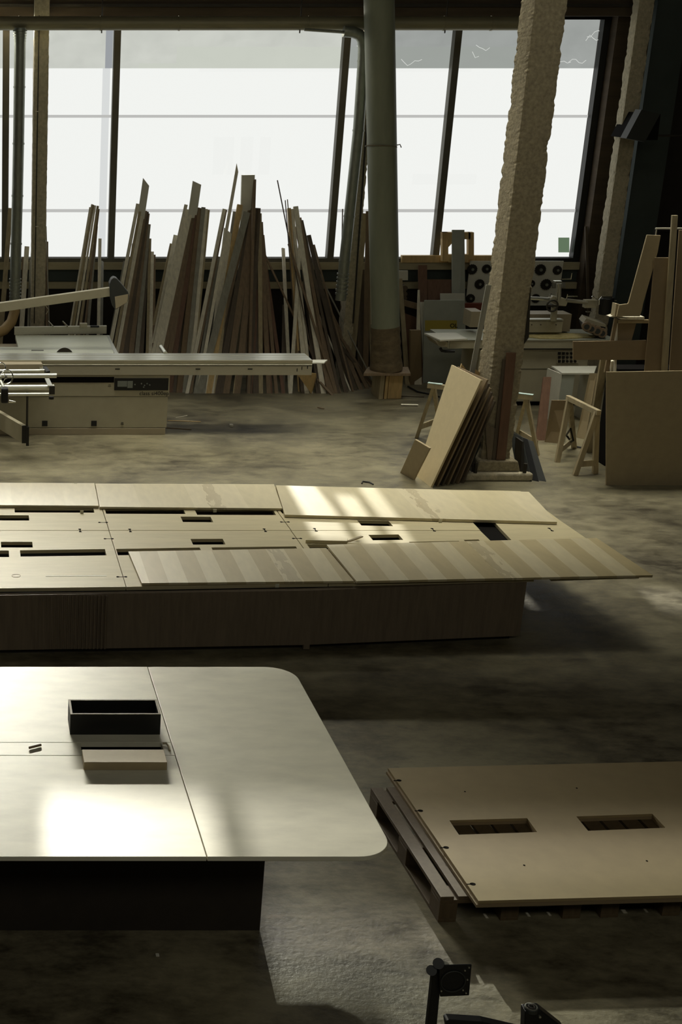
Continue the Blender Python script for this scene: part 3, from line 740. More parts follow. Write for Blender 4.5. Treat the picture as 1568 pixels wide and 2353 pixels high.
# cast table, blade, rip fence
ct = MB(); z0 = .955
ct.prism([P(-80, 812, z=z0), P(262, 812, z=z0), P(252, 770, z=z0), P(35, 770, z=z0), P(42, 797, z=z0), P(-80, 797, z=z0)], (0, 0, -.06))
ct.build('cast_table', 'machine_top', g, bevel=.004)
MB().prism([P(246, 772, z=z0 + .002), P(251, 772, z=z0 + .002), P(272, 812, z=z0 + .002), P(263, 812, z=z0 + .002)], (0, 0, -.07)).build('table_rail', 'alu', g)
MB().prism([P(-80, 812, z=.80), P(262, 812, z=.80), P(255, 790, z=.80), P(-80, 790, z=.80)], (0, 0, -.75)).build('cabinet_core', 'machine_lo', g)
p0, p1 = P(33, 770, z=z0), P(245, 767, z=z0)
h = P(100, 752, Y=p0.y).z - z0
MB().prism([p0, p1, p1 + V((0, .06, 0)), p0 + V((0, .06, 0))], (0, 0, h)).build('rip_fence', 'alu_matt', g, bevel=.003)
for u, dz in ((155, 0), (122, 0)):
    q = P(u, 750, Y=p0.y + .05); MB().tube(q, q + V((.0 - .06, .1, .05)), .012, n=10).build('fence_knob', 'chrome', g)
q = P(192, 752, Y=p0.y + .05); MB().box((q.x - .05, q.y, q.z - .01), (q.x + .05, q.y + .08, q.z + .05)).build('fence_clamp', 'machine', g, bevel=.005)
q = P(218, 751, Y=p0.y + .05); MB().box((q.x - .06, q.y, q.z - .01), (q.x + .06, q.y + .05, q.z + .012)).build('fence_scale', 'black', g, bevel=.003)
bc = P(149, 812, z=z0); R = .19
mb = MB(); pts = []
for i in range(25):
    a = PI * (.22 + .56 * i / 24); pts.append(V((bc.x + math.cos(a) * R * .7, bc.y + .06, z0 - .10 + math.sin(a) * R * .85)))
mb.prism(pts, (0, .004, 0)); mb.build('saw_blade', 'blade', g, label='dark circular saw blade tip')
q = P(90, 806, z=z0 + .001); MB().box((q.x - .1, q.y, q.z - .004), (q.x + .06, q.y + .05, q.z + .002)).build('table_slot', 'blade', g)
MB().tube(P(370, 797, z=1.0) , P(380, 812, z=.97), .028, n=14).build('clamp_handle', 'alu', g, smooth=True)
# overhead guard arm
ay = 17.6
mb = MB(); a0, a1 = P(-260, 733, Y=ay), P(254, 661, Y=ay); b0, b1 = P(-260, 755, Y=ay), P(254, 681, Y=ay)
ext = ay
mb.prism([a0, a1, b1, b0], (0, .09, 0)); ga = mb.build('guard_arm', 'machine', g, bevel=.006)
mb = MB(); mb.prism([P(-260, 760, Y=ay + .02), P(-260, 756, Y=ay + .02), P(190, 686, Y=ay + .02), P(150, 692, Y=ay + .02)], (0, .05, 0)); mb.build('arm_hose', 'machine_lo', ga)
mb = MB(); hq = [(252, 652), (256, 642), (262, 637.5), (269, 640), (282, 655), (294, 670), (297, 678), (294, 694), (266, 712), (260, 705), (253, 680)]
mb.prism([P(u, v, Y=ay - .04) for u, v in hq], (0, .17, 0)); gh = mb.build('blade_guard', 'black_panel', g, bevel=.012, label='dark blade guard hood')
mb = MB(); mb.prism([P(264, 682, Y=ay - .05), P(295, 676, Y=ay - .05), P(293, 694, Y=ay - .05), P(266, 710, Y=ay - .05)], (0, .01, 0)); mb.build('guard_flap', 'machine_lo', gh)
mb = MB(); cpts = [P(85, 700, Y=ay + .2), P(104, 702, Y=ay + .2), P(112, 712, Y=ay + .2), P(106, 722, Y=ay + .2)]
mb.sweep(cpts, .006); mb.build('cable', 'rope', ga)
mb = MB(); mb.box((a0.x - .05, ay - .1, .0), (a0.x + .15, ay + .1, b0.z + .15)); mb.build('guard_post', 'machine', g)
# outrigger: crosscut frame rods at the left
OY = P(60, 905, z=.80).y
def rod(name, u0, v0, u1, v1, z, r, m='chrome', parent=None, z1=None):
    return MB().tube(P(u0, v0, z=z), P(u1, v1, z=z if z1 is None else z1), r, n=12).build(name, m, parent, smooth=True)
fr = thing('crosscut_frame', 'bright metal crosscut outrigger frame with bars and handwheel at the left edge', 'machine frame', (P(60, 900, z=.82).x, P(60, 900, z=.82).y, .7))
rod('cross_bar', -80, 853, 110, 852, .9, .022, 'alu', fr); rod('cross_bar', -80, 864, 130, 863, .9, .03, 'alu', fr)
rod('cross_bar', -80, 891, 124, 890, .86, .034, 'alu', fr); rod('cross_bar', -80, 907, 112, 906, .82, .02, 'alu', fr)
MB().prism([P(89, 843, z=.9), P(98, 843, z=.9), P(104, 853, z=.9), P(93, 853, z=.9)], (0, 0, .015)).build('end_plate', 'alu', fr)
MB().prism([P(103, 872, z=.89), P(113, 872, z=.89), P(121, 889, z=.89), P(110, 889, z=.89)], (0, 0, .015)).build('end_plate', 'alu', fr)
MB().prism([P(99, 842, z=.93), P(107, 842, z=.93), P(115, 852, z=.93), P(106, 854, z=.93)], (0, 0, -.05)).build('clamp_block', 'black', fr)
q = P(120, 900, z=.83); MB().box((q.x - .035, q.y - .02, q.z - .03), (q.x + .03, q.y + .03, q.z + .07)).build('corner_block', 'steel_dark', fr, bevel=.004)
q = P(118, 917, z=.78); MB().tube(q, q + V((0, 0, .03)), .03, n=12).build('foot_knob', 'black', fr)
q = P(14, 866, z=.95); wh = MB().ring(q, (.3, -1, .25), .085, .008, 28); 
for k in range(3):
    a = k * 2.09; wh.tube(q, q + V((math.cos(a) * .08, 0, math.sin(a) * .08)), .006, n=6)
wh.tube(q + V((0, .04, 0)), q + V((0, -.03, 0)), .02, n=12); wh.build('handwheel', 'chrome', fr, smooth=True)
q = P(2, 845, z=.99); MB().ring(q, (.3, -1, .25), .06, .007, 24).build('handwheel', 'chrome', fr, smooth=True)
q = P(12, 908, z=.83); MB().box((q.x - .05, q.y - .05, q.z - .09), (q.x + .035, q.y + .08, q.z + .09)).build('clamp_body', 'black', fr, bevel=.02)
q = P(26, 922, z=.75); MB().tube(q + V((-.03, 0, 0)), q + V((.05, 0, -.01)), .022, .008, n=12).build('clamp_tip', 'chrome', fr, smooth=True)
q = P(-2, 872, z=.92); MB().box((q.x - .06, q.y - .03, q.z - .05), (q.x + .03, q.y + .05, q.z + .05)).build('clamp_bracket', 'alu', fr, bevel=.01)
MB().tube(P(2, 876, z=.92), P(10, 893, z=.88), .018, n=10).build('clamp_link', 'alu', fr, smooth=True)
# telescopic fence board
fy0 = P(62, 1000, z=.28).y
q1 = P(50, 1018, z=.2); top_z = P(50, 978, Y=q1.y).z
q0 = V((P(-70, 960, z=.2).x, P(-70, 945, z=.2).y, .2)); 
st = MB().prism([q1, q0, q0 + V((0, 0, top_z - .2)), q1 + V((0, 0, top_z - .2))], (.05, .03, 0)).build('swing_arm', 'machine', fr, bevel=.004, label='cream swing arm profile')
MB().box((q1.x - .0, q1.y - .012, .2), (q1.x + .055, q1.y - .0, top_z)).build('arm_end', 'black', st)
MB().box((q1.x + .05, q1.y - .02, .17), (q1.x + .085, q1.y + .04, .4)).build('arm_wheel_block', 'black', st)
MB().tube((q1.x + .06, q1.y + .01, .36), (q1.x + .06, q1.y + .01, .82), .014, n=10).build('support_post', 'steel_dark', fr)

# ------------------------------------------------------------------ spindle moulder / shaper (right)
HY = 18.5
g = thing('shaper_machine', 'cream shaper with power feeder standing behind the large rough column', 'machine', (6.8, HY, 0))
zt2 = P(1300, 781, Y=HY).z
xa, xb = X_at(1030, 790, HY), X_at(1420, 790, HY)
MB().box((xa, HY, zt2 - .12), (xb, HY + .8, zt2)).build('table_plate', 'machine_top', g, bevel=.004)
MB().box((xa + .02, HY - .01, zt2 - .115), (xb, HY + .0, zt2 - .012)).build('table_apron', 'machine', g)
MB().box((xa, HY - .02, zt2 - .008), (xb, HY, zt2 + .002)).build('edge_strip', 'alu', g)
MB().prism([P(975, 765, z=zt2 + .02), P(1012, 781, z=zt2 + .02), P(1075, 778, z=zt2 + .02), P(1048, 764, z=zt2 + .02)], (0, 0, -.02)).build('side_leaf', 'white', g)
MB().prism([P(1000, 782, Y=HY), P(1030, 786, Y=HY), P(1030, 799, Y=HY), P(1008, 795, Y=HY)], (0, .4, 0)).build('side_bracket', 'machine', g)
mb = MB(); mb.sweep([P(1012, 800, Y=HY), P(1016, 806, Y=HY), P(1024, 807, Y=HY), P(1045, 807, Y=HY)], .02); mb.build('handle', 'black', g)
xc0, xc1 = X_at(1095, 880, HY + .05), X_at(1345, 880, HY + .05)
MB().box((xc0, HY + .05, .06), (xc1, HY + .75, zt2 - .12)).build('cabinet', 'machine', g, bevel=.006)
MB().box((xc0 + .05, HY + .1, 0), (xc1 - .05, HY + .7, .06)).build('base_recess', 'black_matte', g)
MB().box((xc0, HY + .04, P(1250, 804.5, Y=HY).z), (xc1, HY + .052, P(1250, 801, Y=HY).z)).build('black_band', 'black', g)
MB().box((xc0, HY + .046, P(1250, 850, Y=HY).z), (xc1, HY + .052, P(1250, 849, Y=HY).z)).build('panel_gap', 'black', g)
z_hi, z_lo = P(1300, 807, Y=HY).z, P(1300, 836, Y=HY).z
cp = MB().box((X_at(1282, 820, HY + .03), HY + .035, z_lo), (X_at(1332, 820, HY + .03), HY + .05, z_hi)).build('control_panel', 'machine', g)
for r_ in range(3):
    for c in range(5):
        q = P(1286 + c * 9, 812 + r_ * 9, Y=HY + .03)
        (MB().box((q.x - .018, HY + .02, q.z - .018), (q.x + .018, HY + .035, q.z + .018)) if c < 2 else MB().tube((q.x, HY + .015, q.z), (q.x, HY + .036, q.z), .017, n=12)).build('switch', 'black', cp)
# fence box
y1 = HY + .35
def vbox(u0, v0, u1, v1, Y, d, name, m, parent, bevel=0.003):
    a, b = P(u0, v1, Y=Y), P(u1, v0, Y=Y)
    return MB().box((a.x, Y, a.z), (b.x, Y + d, b.z)).build(name, m, parent, bevel=bevel)
vbox(1195, 738, 1295, 764, HY + .3, .08, 'fence_box', 'machine', g)
vbox(1195, 734, 1296, 737, HY + .29, .12, 'fence_rail', 'alu', g)
vbox(1140, 722, 1315, 762, HY + .5, .3, 'cutter_hood', 'machine_lo', g)
vbox(1080, 716, 1110, 752, HY + .5, .3, 'cutter_hood', 'machine_lo', g)
for u in (1222, 1243, 1278): 
    q = P(u, 746, Y=HY + .3); MB().tube((q.x, HY + .285, q.z), (q.x, HY + .302, q.z), .007, n=8).build('bolt', 'steel_dark', g)
mb = MB(); pts = [V((P(1275 + 40 * math.cos(a), 768 + 9 * math.sin(a), z=zt2 + .004))) for a in [k * PI / 8 for k in range(16)]]
rs = []
mb.prism([V((p.x + random.uniform(-.03, .03), p.y + random.uniform(-.04, .04), p.z)) for p in [P(1290 + 85 * math.cos(k * PI / 10), 773 + 6 * math.sin(k * PI / 10), z=zt2 + .003) for k in range(20)]], (0, 0, .012))
tag(mb.build('sawdust', 'sawdust'), 'yellowish sawdust scattered on the shaper table', 'sawdust', kind='stuff')
# power feeder
fd = thing('power_feeder', 'metal power feeder with black motor and four wheels on the shaper table', 'power feeder', (P(1290, 760, Y=HY + .3).x, HY + .3, zt2))
fy = HY + .28
q = P(1272, 735, Y=fy)
MB().tube(P(1272, 737, Y=fy), P(1275, 702, Y=fy), .042, n=16).build('stand_column', 'machine', fd, smooth=True)
MB().tube(P(1284, 690, Y=fy), P(1285, 652, Y=fy), .034, n=16).build('height_column', 'alu_matt', fd, smooth=True)
vbox(1276, 646, 1293, 651, fy - .03, .08, 'column_cap', 'alu', fd)
MB().tube(P(1280, 690, Y=fy - .05), P(1284, 652, Y=fy - .05), .009, n=8).build('spindle', 'chrome', fd)
q = P(1270, 703, Y=fy - .08)
w_ = MB().ring(q, (0, 1, 0), .075, .012, 28); w_.box((q.x - .07, q.y - .008, q.z - .012), (q.x + .07, q.y + .008, q.z + .012)); w_.tube(q + V((0, -.02, 0)), q + V((0, .08, 0)), .02, n=10)
w_.build('handwheel', 'steel_dark', fd, smooth=True)
MB().prism([P(1262, 690, Y=fy - .03), P(1272, 680, Y=fy - .03), P(1300, 686, Y=fy - .03), P(1306, 694, Y=fy - .03), P(1302, 704, Y=fy - .03), P(1285, 703, Y=fy - .03)], (0, .1, 0)).build('swivel_head', 'machine', fd, bevel=.01)
MB().tube(P(1218, 685, Y=fy), P(1268, 688, Y=fy), .024, n=12).build('arm', 'alu', fd, smooth=True)
MB().tube(P(1300, 690, Y=fy), P(1350, 695, Y=fy), .026, n=12).build('arm', 'alu_matt', fd, smooth=True)
vbox(1345, 690, 1374, 708, fy - .02, .1, 'arm_clamp', 'machine', fd)
mo = MB().tube(P(1393, 722, Y=fy - .05), P(1396, 684, Y=fy - .05), .095, n=20).build('motor', 'black', fd, bevel=.01, smooth=True, label='black electric motor')
mb = MB().sweep([P(1378, 700, Y=fy - .1), P(1378, 690, Y=fy - .1), P(1383, 683, Y=fy - .1), P(1407, 683, Y=fy - .1)], .012); mb.build('motor_handle', 'chrome', fd)
MB().tube(P(1400, 691, Y=fy - .1), P(1417, 690, Y=fy - .1), .008, n=8).build('lever', 'chrome', fd)
for (u0, v0, u1, v1) in ((1305, 681, 1328, 681), (1305, 676, 1303, 687), (1264, 682, 1267, 674), (1292, 641, 1313, 641), (1313, 641, 1315, 628), (1361, 681, 1372, 688), (1347, 716, 1360, 716)):
    MB().tube(P(u0, v0, Y=fy - .04), P(u1, v1, Y=fy - .04), .008, n=8).build('lever', 'chrome', fd)
bd = MB().prism([P(1340, 745, Y=fy - .12), P(1348, 734, Y=fy - .12), P(1392, 748, Y=fy - .12), P(1392, 776, Y=fy - .12), P(1380, 775, Y=fy - .12), P(1345, 762, Y=fy - .12)], (.02, .18, .02)).build('feeder_body', 'black_panel', fd, bevel=.008)
MB().prism([P(1341, 742, Y=fy - .14), P(1348, 732, Y=fy - .14), P(1393, 746, Y=fy - .14), P(1393, 752, Y=fy - .14)], (.02, .2, .02)).build('feeder_top', 'machine', fd)
for u, v in ((1349, 747), (1360, 752), (1374, 757), (1385, 762)):
    q = P(u, v + 4, Y=fy - .22); wv = MB(); wv.tube(q, q + V((.03, .09, .0)), .062, n=20); w1 = wv.build('feed_wheel', 'plank_brown', fd, smooth=True)
    MB().tube(q - V((.002, .008, 0)), q, .036, n=14).build('wheel_hub', 'black_panel', w1, smooth=True)

# ------------------------------------------------------------------ pegboard with discs
PYb = 20.62
pg = MB(); a, b = P(1070, 702, Y=PYb), P(1296, 600, Y=PYb)
pg = pg.box((a.x, PYb, a.z), (b.x, PYb + .02, b.z)).build('tool_board', 'white')
tag(pg, 'pale board on the wall under the window, hung with dark round cutters', 'tool board')
discs = [(1086, 619, 12.5, 'top left on the pale tool board'), (1119, 618, 11, 'second along the top row of the tool board'), (1103, 653, 12, 'middle row left of the rough column'), (1082, 686, 11, 'lowest left on the tool board'),
         (1243, 620, 13.5, 'top row just right of the rough column'), (1282, 621, 11, 'at the top right corner of the tool board'), (1256, 654, 13.5, 'middle row right of the rough column'), (1222, 652, 9, 'half hidden by the right edge of the rough column'), (1232, 686, 11, 'bottom row right of the rough column')]
for k, (u, v, r, w_) in enumerate(discs):
    q = P(u, v, Y=PYb - .03); R = r * 19.3 / FPX
    d = thing('cutter_disc', 'dark toothed cutter disc, ' + w_, 'cutter disc', (q.x, PYb - .03, q.z - R), 'dark cutter discs on the tool board')
    pts = []
    nt_ = 16
    for i in range(nt_ * 2):
        a = PI * i / nt_; rr = R * (1.0 if i % 2 else .9); pts.append(V((q.x + rr * math.cos(a), PYb - .035, q.z + rr * math.sin(a))))
    MB().prism(pts, (0, .03, 0)).build('disc', 'disc', d)
    MB().tube((q.x, PYb - .055, q.z), (q.x, PYb - .03, q.z), R * .28, n=14).build('hub', 'galv', d, smooth=True)

# ------------------------------------------------------------------ boards and boxes on the right of the round pipe
def vert(name, px, Y, t, m, label, cat='board', group=None, bevel=0.0):
    o = MB().prism([P(u, v, Y=Y) for u, v in px], (0, t, 0)).build(name, m, bevel=bevel)
    return tag(o, label, cat, group)
def rect(u0, v0, u1, v1): return [(u0, v1), (u1, v1), (u1, v0), (u0, v0)]
def lean(name, bl, br, tr, tl, Yt, t, m, label, cat='board', group=None, Yt2=None, bevel=.002):
    """board whose foot corners are on the floor and whose top corners are at depth Yt"""
    a, b = P(*bl, z=0), P(*br, z=0); c, d = P(*tr, Y=Yt if Yt2 is None else Yt2), P(*tl, Y=Yt)
    nrm = (b - a).cross(d - a).normalized()
    if nrm.y < 0: nrm = -nrm
    o = MB().prism([a, b, c, d], nrm * t).build(name, m, bevel=bevel)
    # keep the thickness above the floor
    return tag(o, label, cat, group)
GB = 'boards standing between the round pipe and the shaper'
lean('board', (972, 880), (1068, 880), (1068, 690), (976, 690), 20.0, .02, 'greyboard', 'large grey-white panel with a yellow label standing left of the shaper', group=GB)
ow = bpy.data.objects[-1] if False else None
grey = [o for o in COL.objects if o.get('label', '').startswith('large grey-white panel')][0]
def on_lean(u, v, off):    # point on the grey panel plane
    a, b, d = P(972, 880, z=0), P(1068, 880, z=0), P(976, 690, Y=20.0)
    n = (b - a).cross(d - a).normalized()
    if n.y > 0: n = -n
    r_ = ray(u, v); o = V((0, 0, CAMZ)); t = (a - o).dot(n) / r_.dot(n); return o + r_ * t + n * off
q = [on_lean(u, v, .006) for u, v in ((977, 760), (1050, 760), (1050, 736), (977, 736))]
lb = MB().prism(q, (0, -.002, 0)).build('yellow_label', 'yellow', grey, label='yellow printed label')
up = (on_lean(1035, 736, 0) - on_lean(1035, 760, 0)).normalized()
text_mesh('OL', 'label_lettering', M['ink'], on_lean(1034, 752.5, .010), (1, 0, 0), up, .085, lb, bold=True)
lean('board', (1040, 878), (1072, 876), (1068, 528), (1040, 528), 20.55, .02, 'greyboard', 'tall narrow grey-white board rising in front of the window, left of the rough column', group=GB)
lean('board', (1014, 878), (1072, 876), (1068, 674), (1013, 674), 20.25, .018, 'white', 'stepped pale board between the tall narrow board and the yellow label', group=GB)
lean('board', (975, 880), (1000, 880), (999, 694), (966, 694), 20.12, .018, 'white', 'short pale panel edge above the left corner of the labelled panel', group=GB)
lean('board', (965, 880), (984, 880), (982, 609), (962, 609), 20.5, .03, 'plank_red', 'tall reddish brown narrow board left of the grey-white panels', group=GB)
lean('board', (990, 880), (1045, 880), (1040, 642), (982, 642), 20.45, .02, 'plank_red', 'reddish brown panel behind the grey-white panels', group=GB)
lean('board', (953, 884), (970, 884), (965, 666), (961, 666), 20.2, .02, 'plank_light', 'thin pale strip left of the short pale panel', group=GB)
lean('board', (943, 884), (970, 882), (968, 759), (944, 759), 19.7, .04, 'mdf_raw', 'brown box-like board low beside the labelled panel', group=GB)
lean('board', (932, 884), (943, 884), (925, 640), (916, 640), 20.3, .03, 'plank_mid', 'long brown plank leaning right behind the round pipe', group=GB)
vert('board', rect(915, 622, 938, 644), 20.55, .03, 'white', 'small pale board on the wall just right of the round pipe', group=None)
for k, (u, v) in enumerate(((927, 661), (927, 674), (927, 684))):
    q = P(u, v, Y=20.5); tag(MB().tube((q.x, 20.42, q.z), (q.x, 20.68, q.z), (.045, .04, .035)[k], n=16).build('cutter_roll', 'plank_dark', smooth=True), '%s small round roll on the wall right of the round pipe' % ('top', 'middle', 'bottom')[k], 'roll', 'small round rolls by the round pipe')
vert('board', [(925, 702), (962, 712), (962, 698), (925, 688)], 20.3, .05, 'plank_brown', 'short brown board slanting between the round pipe and the panels')
vert('board', [(935, 880), (958, 880), (958, 730), (930, 720)], 20.35, .04, 'plank_red', 'dark reddish scrap board low right of the round pipe')
vert('board', rect(1068, 698, 1150, 712), 20.3, .1, 'redbrown', 'red brown board along the wall below the tool board')
# wooden box frame on the sill
BYb = 20.55
bx = thing('wooden_crate', 'open yellowish wooden frame box standing on the window sill behind the tall board', 'crate', (P(1053, 600, Y=BYb).x, BYb, P(1053, 600, Y=BYb).z))
for nm, q in (('side', rect(1017, 534, 1031, 601)), ('side', rect(1077, 534, 1090, 597)), ('top', rect(1017, 534, 1082, 550)), ('bottom', rect(1031, 585, 1077, 603))):
    MB().prism([P(u, v, Y=BYb) for u, v in q], (0, .09, 0)).build(nm + '_board', 'pine', bx, bevel=.003)
MB().prism([P(u, v, Y=BYb) for u, v in ((1031, 568), (1031, 550), (1048, 550))], (0, .03, 0)).build('corner_brace', 'pine', bx)
# green notice on the glass
vert('notice', rect(1284, 546, 1309, 580), WY + .07, .006, emis('backlit_green_notice', (.13, .19, .115, 1), .9), 'small green notice stuck in the lower right corner of the window', 'notice')
# iron bar leaning right of the window
tag(plank(1348, 520, 1358, 880, .035, .02, 'plank_dark', Yt=20.6), 'dark batten leaning on the wall right of the window frame', 'batten')
vert('board', rect(1270, 649, 1300, 661), 20.6, .04, 'plank_grey', 'small grey board end on the lower rail right of the tool board')

# ------------------------------------------------------------------ boards leaning on the large column
GC = 'boards leaning on the left of the large rough column'
lean('board', (920, 1085), (945, 1104), (1012, 1040 - 11), (982 - 28, 1011), 15.35, .02, 'mdf_dull', 'small grey-tan board leaning at the lower left on the large sheet', group=GC) if False else None
def lean2(px, fz, Yt, t, m, label, name='board', group=GC):
    bl, br, tr, tl = px
    a, b = P(*bl, z=fz), P(*br, z=fz)
    # plane through foot line, top corners placed at the depth Yt (left) then the right corner completed as a parallelogram direction
    d = P(*tl, Y=Yt)
    n = (b - a).cross(d - a).normalized()
    if n.y > 0: n = -n
    r_ = ray(*tr); o = V((0, 0, CAMZ)); c = o + r_ * ((a - o).dot(n) / r_.dot(n))
    ob = MB().prism([a, b, c, d], -n * t).build(name, m, bevel=.002)
    return tag(ob, label, 'board', group), n
lean2([(955, 1092), (990, 1120), (1106, 873), (1038, 838)], 0, 15.32, .022, 'mdf', 'large pale sheet leaning left of the large rough column, front of the pile')
lean2([(920, 1086), (951, 1103), (988, 1030), (954, 1010)], 0, 14.75, .02, 'mdf_dull', 'small grey-tan board leaning in front of the large pale sheet')
for k in range(6):
    m = ['mdf_raw', 'plank_dark', 'mdf_raw', 'plank_dark', 'plank_brown', 'plank_dark'][k]
    lean2([(975 + k * 9, 1096 + k * .5 - 3), (1004 + k * 12, 1118 - k * 1.5), (1120 + k * 3.5, 878 + k * 10 - 6), (1052 + k * 3, 842 + k * 8)], 0, 15.36 + k * .012, .02, m,
          '%s brown sheet edge behind the large pale sheet by the rough column' % ['first', 'second', 'third', 'fourth', 'fifth', 'sixth'][k])
lean2([(1020, 1112), (1060, 1108), (1116, 985), (1089, 962)], 0, 15.3, .025, 'black_panel', 'dark charcoal panel leaning between the pale sheet and the column foot')
lean2([(1046, 1110), (1068, 1106), (1112, 1010), (1098, 985)], 0, 15.2, .02, 'black_panel', 'second dark charcoal panel leaning nearest the column foot')
# offcuts on top of the sheets
for k, (px, lab) in enumerate((([(1054, 862), (1066, 868), (1072, 850), (1062, 836)], 'short pale offcut at the top left of the leaning sheets'), ([(1078, 862), (1096, 872), (1110, 862), (1086, 842)], 'pale split offcut lying on the tops of the leaning sheets'), ([(1096, 868), (1118, 884), (1128, 866), (1104, 850)], 'wide pale offcut against the column above the leaning sheets'))):
    vert('offcut', px, 15.42 + k * .03, .03, 'pine', lab, 'offcut')
tag(plank(1124, 655, 1040, 1098, .055, .02, 'plank_grey', Yt=15.05, tw=-.1, name='batten'), 'long grey batten leaning against the left face of the large rough column', 'batten')
vert('batten', [(1141, 1057), (1162, 1057), (1187, 811), (1166, 811)], 15.03, .03, 'plank_red', 'long reddish brown batten standing against the front of the large rough column', 'batten')
vert('batten', [(1131, 1057), (1139, 1057), (1163, 826), (1158, 826)], 15.05, .03, 'plank_dark', 'dark thin batten beside the reddish batten on the large rough column', 'batten')
vert('batten', [(1121, 1057), (1132, 1057), (1140, 985), (1116, 972)], 15.06, .02, 'base_dark', 'short dark board against the lower left front of the large rough column', 'batten')
tag(plank(1218, 650, 1205, 760, .03, .02, 'steel_dark', Yt=15.2, name='bracket') if False else MB().prism([P(u, v, Y=15.08) for u, v in ((1206, 790), (1217, 690), (1221, 660), (1216, 775))], (.01, .12, 0)).build('bracket', 'steel_dark'), 'dark worn bracket on the right edge of the large rough column', 'bracket')
# dark panels right of the column
GD = 'black panels leaning right of the large rough column'
for k in range(3):
    x = k * 13
    lean2([(1192 + x, 1100 + k), (1222 + x + k * 4, 1107), (1194 + x + 6, 1004 + k * 5), (1170 + x, 990 + k * 7)], 0, 15.45 - .04 * k, .03, ['black_panel', 'black', 'black_panel'][k], '%s black panel leaning right of the large rough column foot' % ['left-hand', 'middle', 'right-hand'][k], group=GD)
vert('offcut', [(1178, 1000), (1212, 1020), (1214, 1012), (1180, 990)], 15.4, .05, 'plank_grey', 'pale strip lying along the tops of the black panels', 'offcut')

# ------------------------------------------------------------------ trestles
def trestle(label, e1, e2, feet1, feet2, m='plank_mid', tape=False, w=.05, h=.06, low=None):
    """e1,e2 beam ends; feet lists of floor points"""
    g = thing('trestle', label, 'trestle', ((e1.x + e2.x) / 2, (e1.y + e2.y) / 2, 0))
    a = (e2 - e1).normalized(); s = a.cross(V((0, 0, 1))).normalized() * w / 2
    MB().prism([e1 - s, e1 + s, e2 + s, e2 - s], (0, 0, -h)).build('top_beam', m, g, bevel=.004)
    if tape:
        for c in (0, 1):
            p = e1.lerp(e2, c * .86); q = e1.lerp(e2, .14 + c * .86)
            MB().prism([p - s * 1.1, p + s * 1.1, q + s * 1.1, q - s * 1.1], (0, 0, .008)).build('tape_cover', 'tape_blue', g)
    for e, feet, f in ((e1, feet1, .06), (e2, feet2, .94)):
        c = e1.lerp(e2, f)
        for ft in feet:
            top = c + V((0, 0, -h * .5)); d = (top - ft).normalized(); s1 = a * .02; s2 = d.cross(a).normalized() * .028
            MB().prism([ft - s1 - s2, ft + s1 - s2, ft + s1 + s2, ft - s1 + s2], top - ft).build('leg', m, g)
        if low and len(feet) == 2:
            l0 = feet[0].lerp(c, low); l1 = feet[1].lerp(c, low)
            MB().prism([l0, l1, l1 + V((0, 0, .07)), l0 + V((0, 0, .07))], a * .02).build('cross_brace', m, g)
    return g
e1, e2 = P(1306, 908, z=.78), P(1378, 943, z=.78)
trestle('worn wooden trestle standing between the large rough column and the big tan sheet', e1, e2,
        [P(1281, 1062, z=0), P(1320, 1030, z=0)], [P(1322, 1092, z=0), P(1368, 1088, z=0)], low=.13)
e1, e2 = P(984, 880, z=.78), P(1226, 908, z=.78)
trestle('wooden trestle with pale blue taped ends standing behind the large rough column', e1, e2,
        [P(958, 1006, z=0), P(1012, 985, z=0)], [P(1184, 1015, z=0), P(1236, 1046, z=0)], tape=True, low=.16)

# ------------------------------------------------------------------ white box table, boards behind the trestle
ny = 17.6
bt = thing('white_cabinet', 'white open box cabinet standing in front of the shaper', 'cabinet', (P(1320, 900, Y=ny).x, ny, 0))
zt3 = P(1290, 857, Y=ny).z
MB().prism([P(1268, 841, z=zt3), P(1292, 857, z=zt3), P(1366, 857, z=zt3), P(1372, 841, z=zt3)], (0, 0, -.02)).build('top_panel', 'white', bt)
x0, x1, x2 = P(1272, 850, z=zt3).x, P(1293, 857, z=zt3).x, P(1323, 857, z=zt3).x
yb0 = P(1268, 843, z=zt3).y
mb = MB(); mb.prism([(x0, yb0, 0), (x1, ny + .01, 0), (x1, ny + .01, zt3 - .02), (x0, yb0, zt3 - .02)], (.018, 0.01, 0)); mb.build('side_panel', 'white', bt)
MB().box((x1 + .01, ny + .01, 0), (x2, ny + .03, zt3 - .02)).build('front_panel', 'greyboard', bt)
MB().box((x2 + .5 - .26, ny + .01, 0), (x2 + .26, ny + .4, zt3 - .02)).build('side_panel', 'white', bt)
GR = 'boards among the trestle and the white cabinet'
lean('board', (1232, 1012), (1254, 1012), (1268, 866), (1250, 866), 17.0, .03, 'plank_red', 'reddish board leaning on the left of the white cabinet', group=GR)
lean('board', (1252, 1016), (1296, 1020), (1308, 920), (1268, 920), 16.6, .02, 'mdf_raw', 'brown board leaning low in front of the white cabinet', group=GR)
lean('board', (1325, 1005), (1345, 1010), (1372, 858), (1355, 858), 16.9, .02, 'mdf_dull', 'narrow tan board leaning right of the white cabinet', group=GR)
tag(plank(1396, 792, 1356, 1040, .085, .04, 'plank_mid', Yt=15.8, name='post'), 'thick tan post leaning left of the big tan sheet', 'post', GR)
tag(plank(1408, 830, 1402, 1050, .03, .03, 'plank_light', Yt=15.6, name='post'), 'thin pale post just left of the big tan sheet', 'post', GR)
q = P(1296, 1015, z=0)
tag(MB().box((q.x - .05, q.y, 0), (q.x + .02, q.y + .06, .09)).build('offcut', 'white'), 'small white block on the floor behind the trestle', 'offcut')
mb = MB(); cpts = [P(1300, 1024, z=.03), P(1318, 1012, z=.2), P(1312, 985, z=.35), P(1302, 1000, z=.2), P(1322, 1026, z=.02), P(1344, 1030, z=.02)]
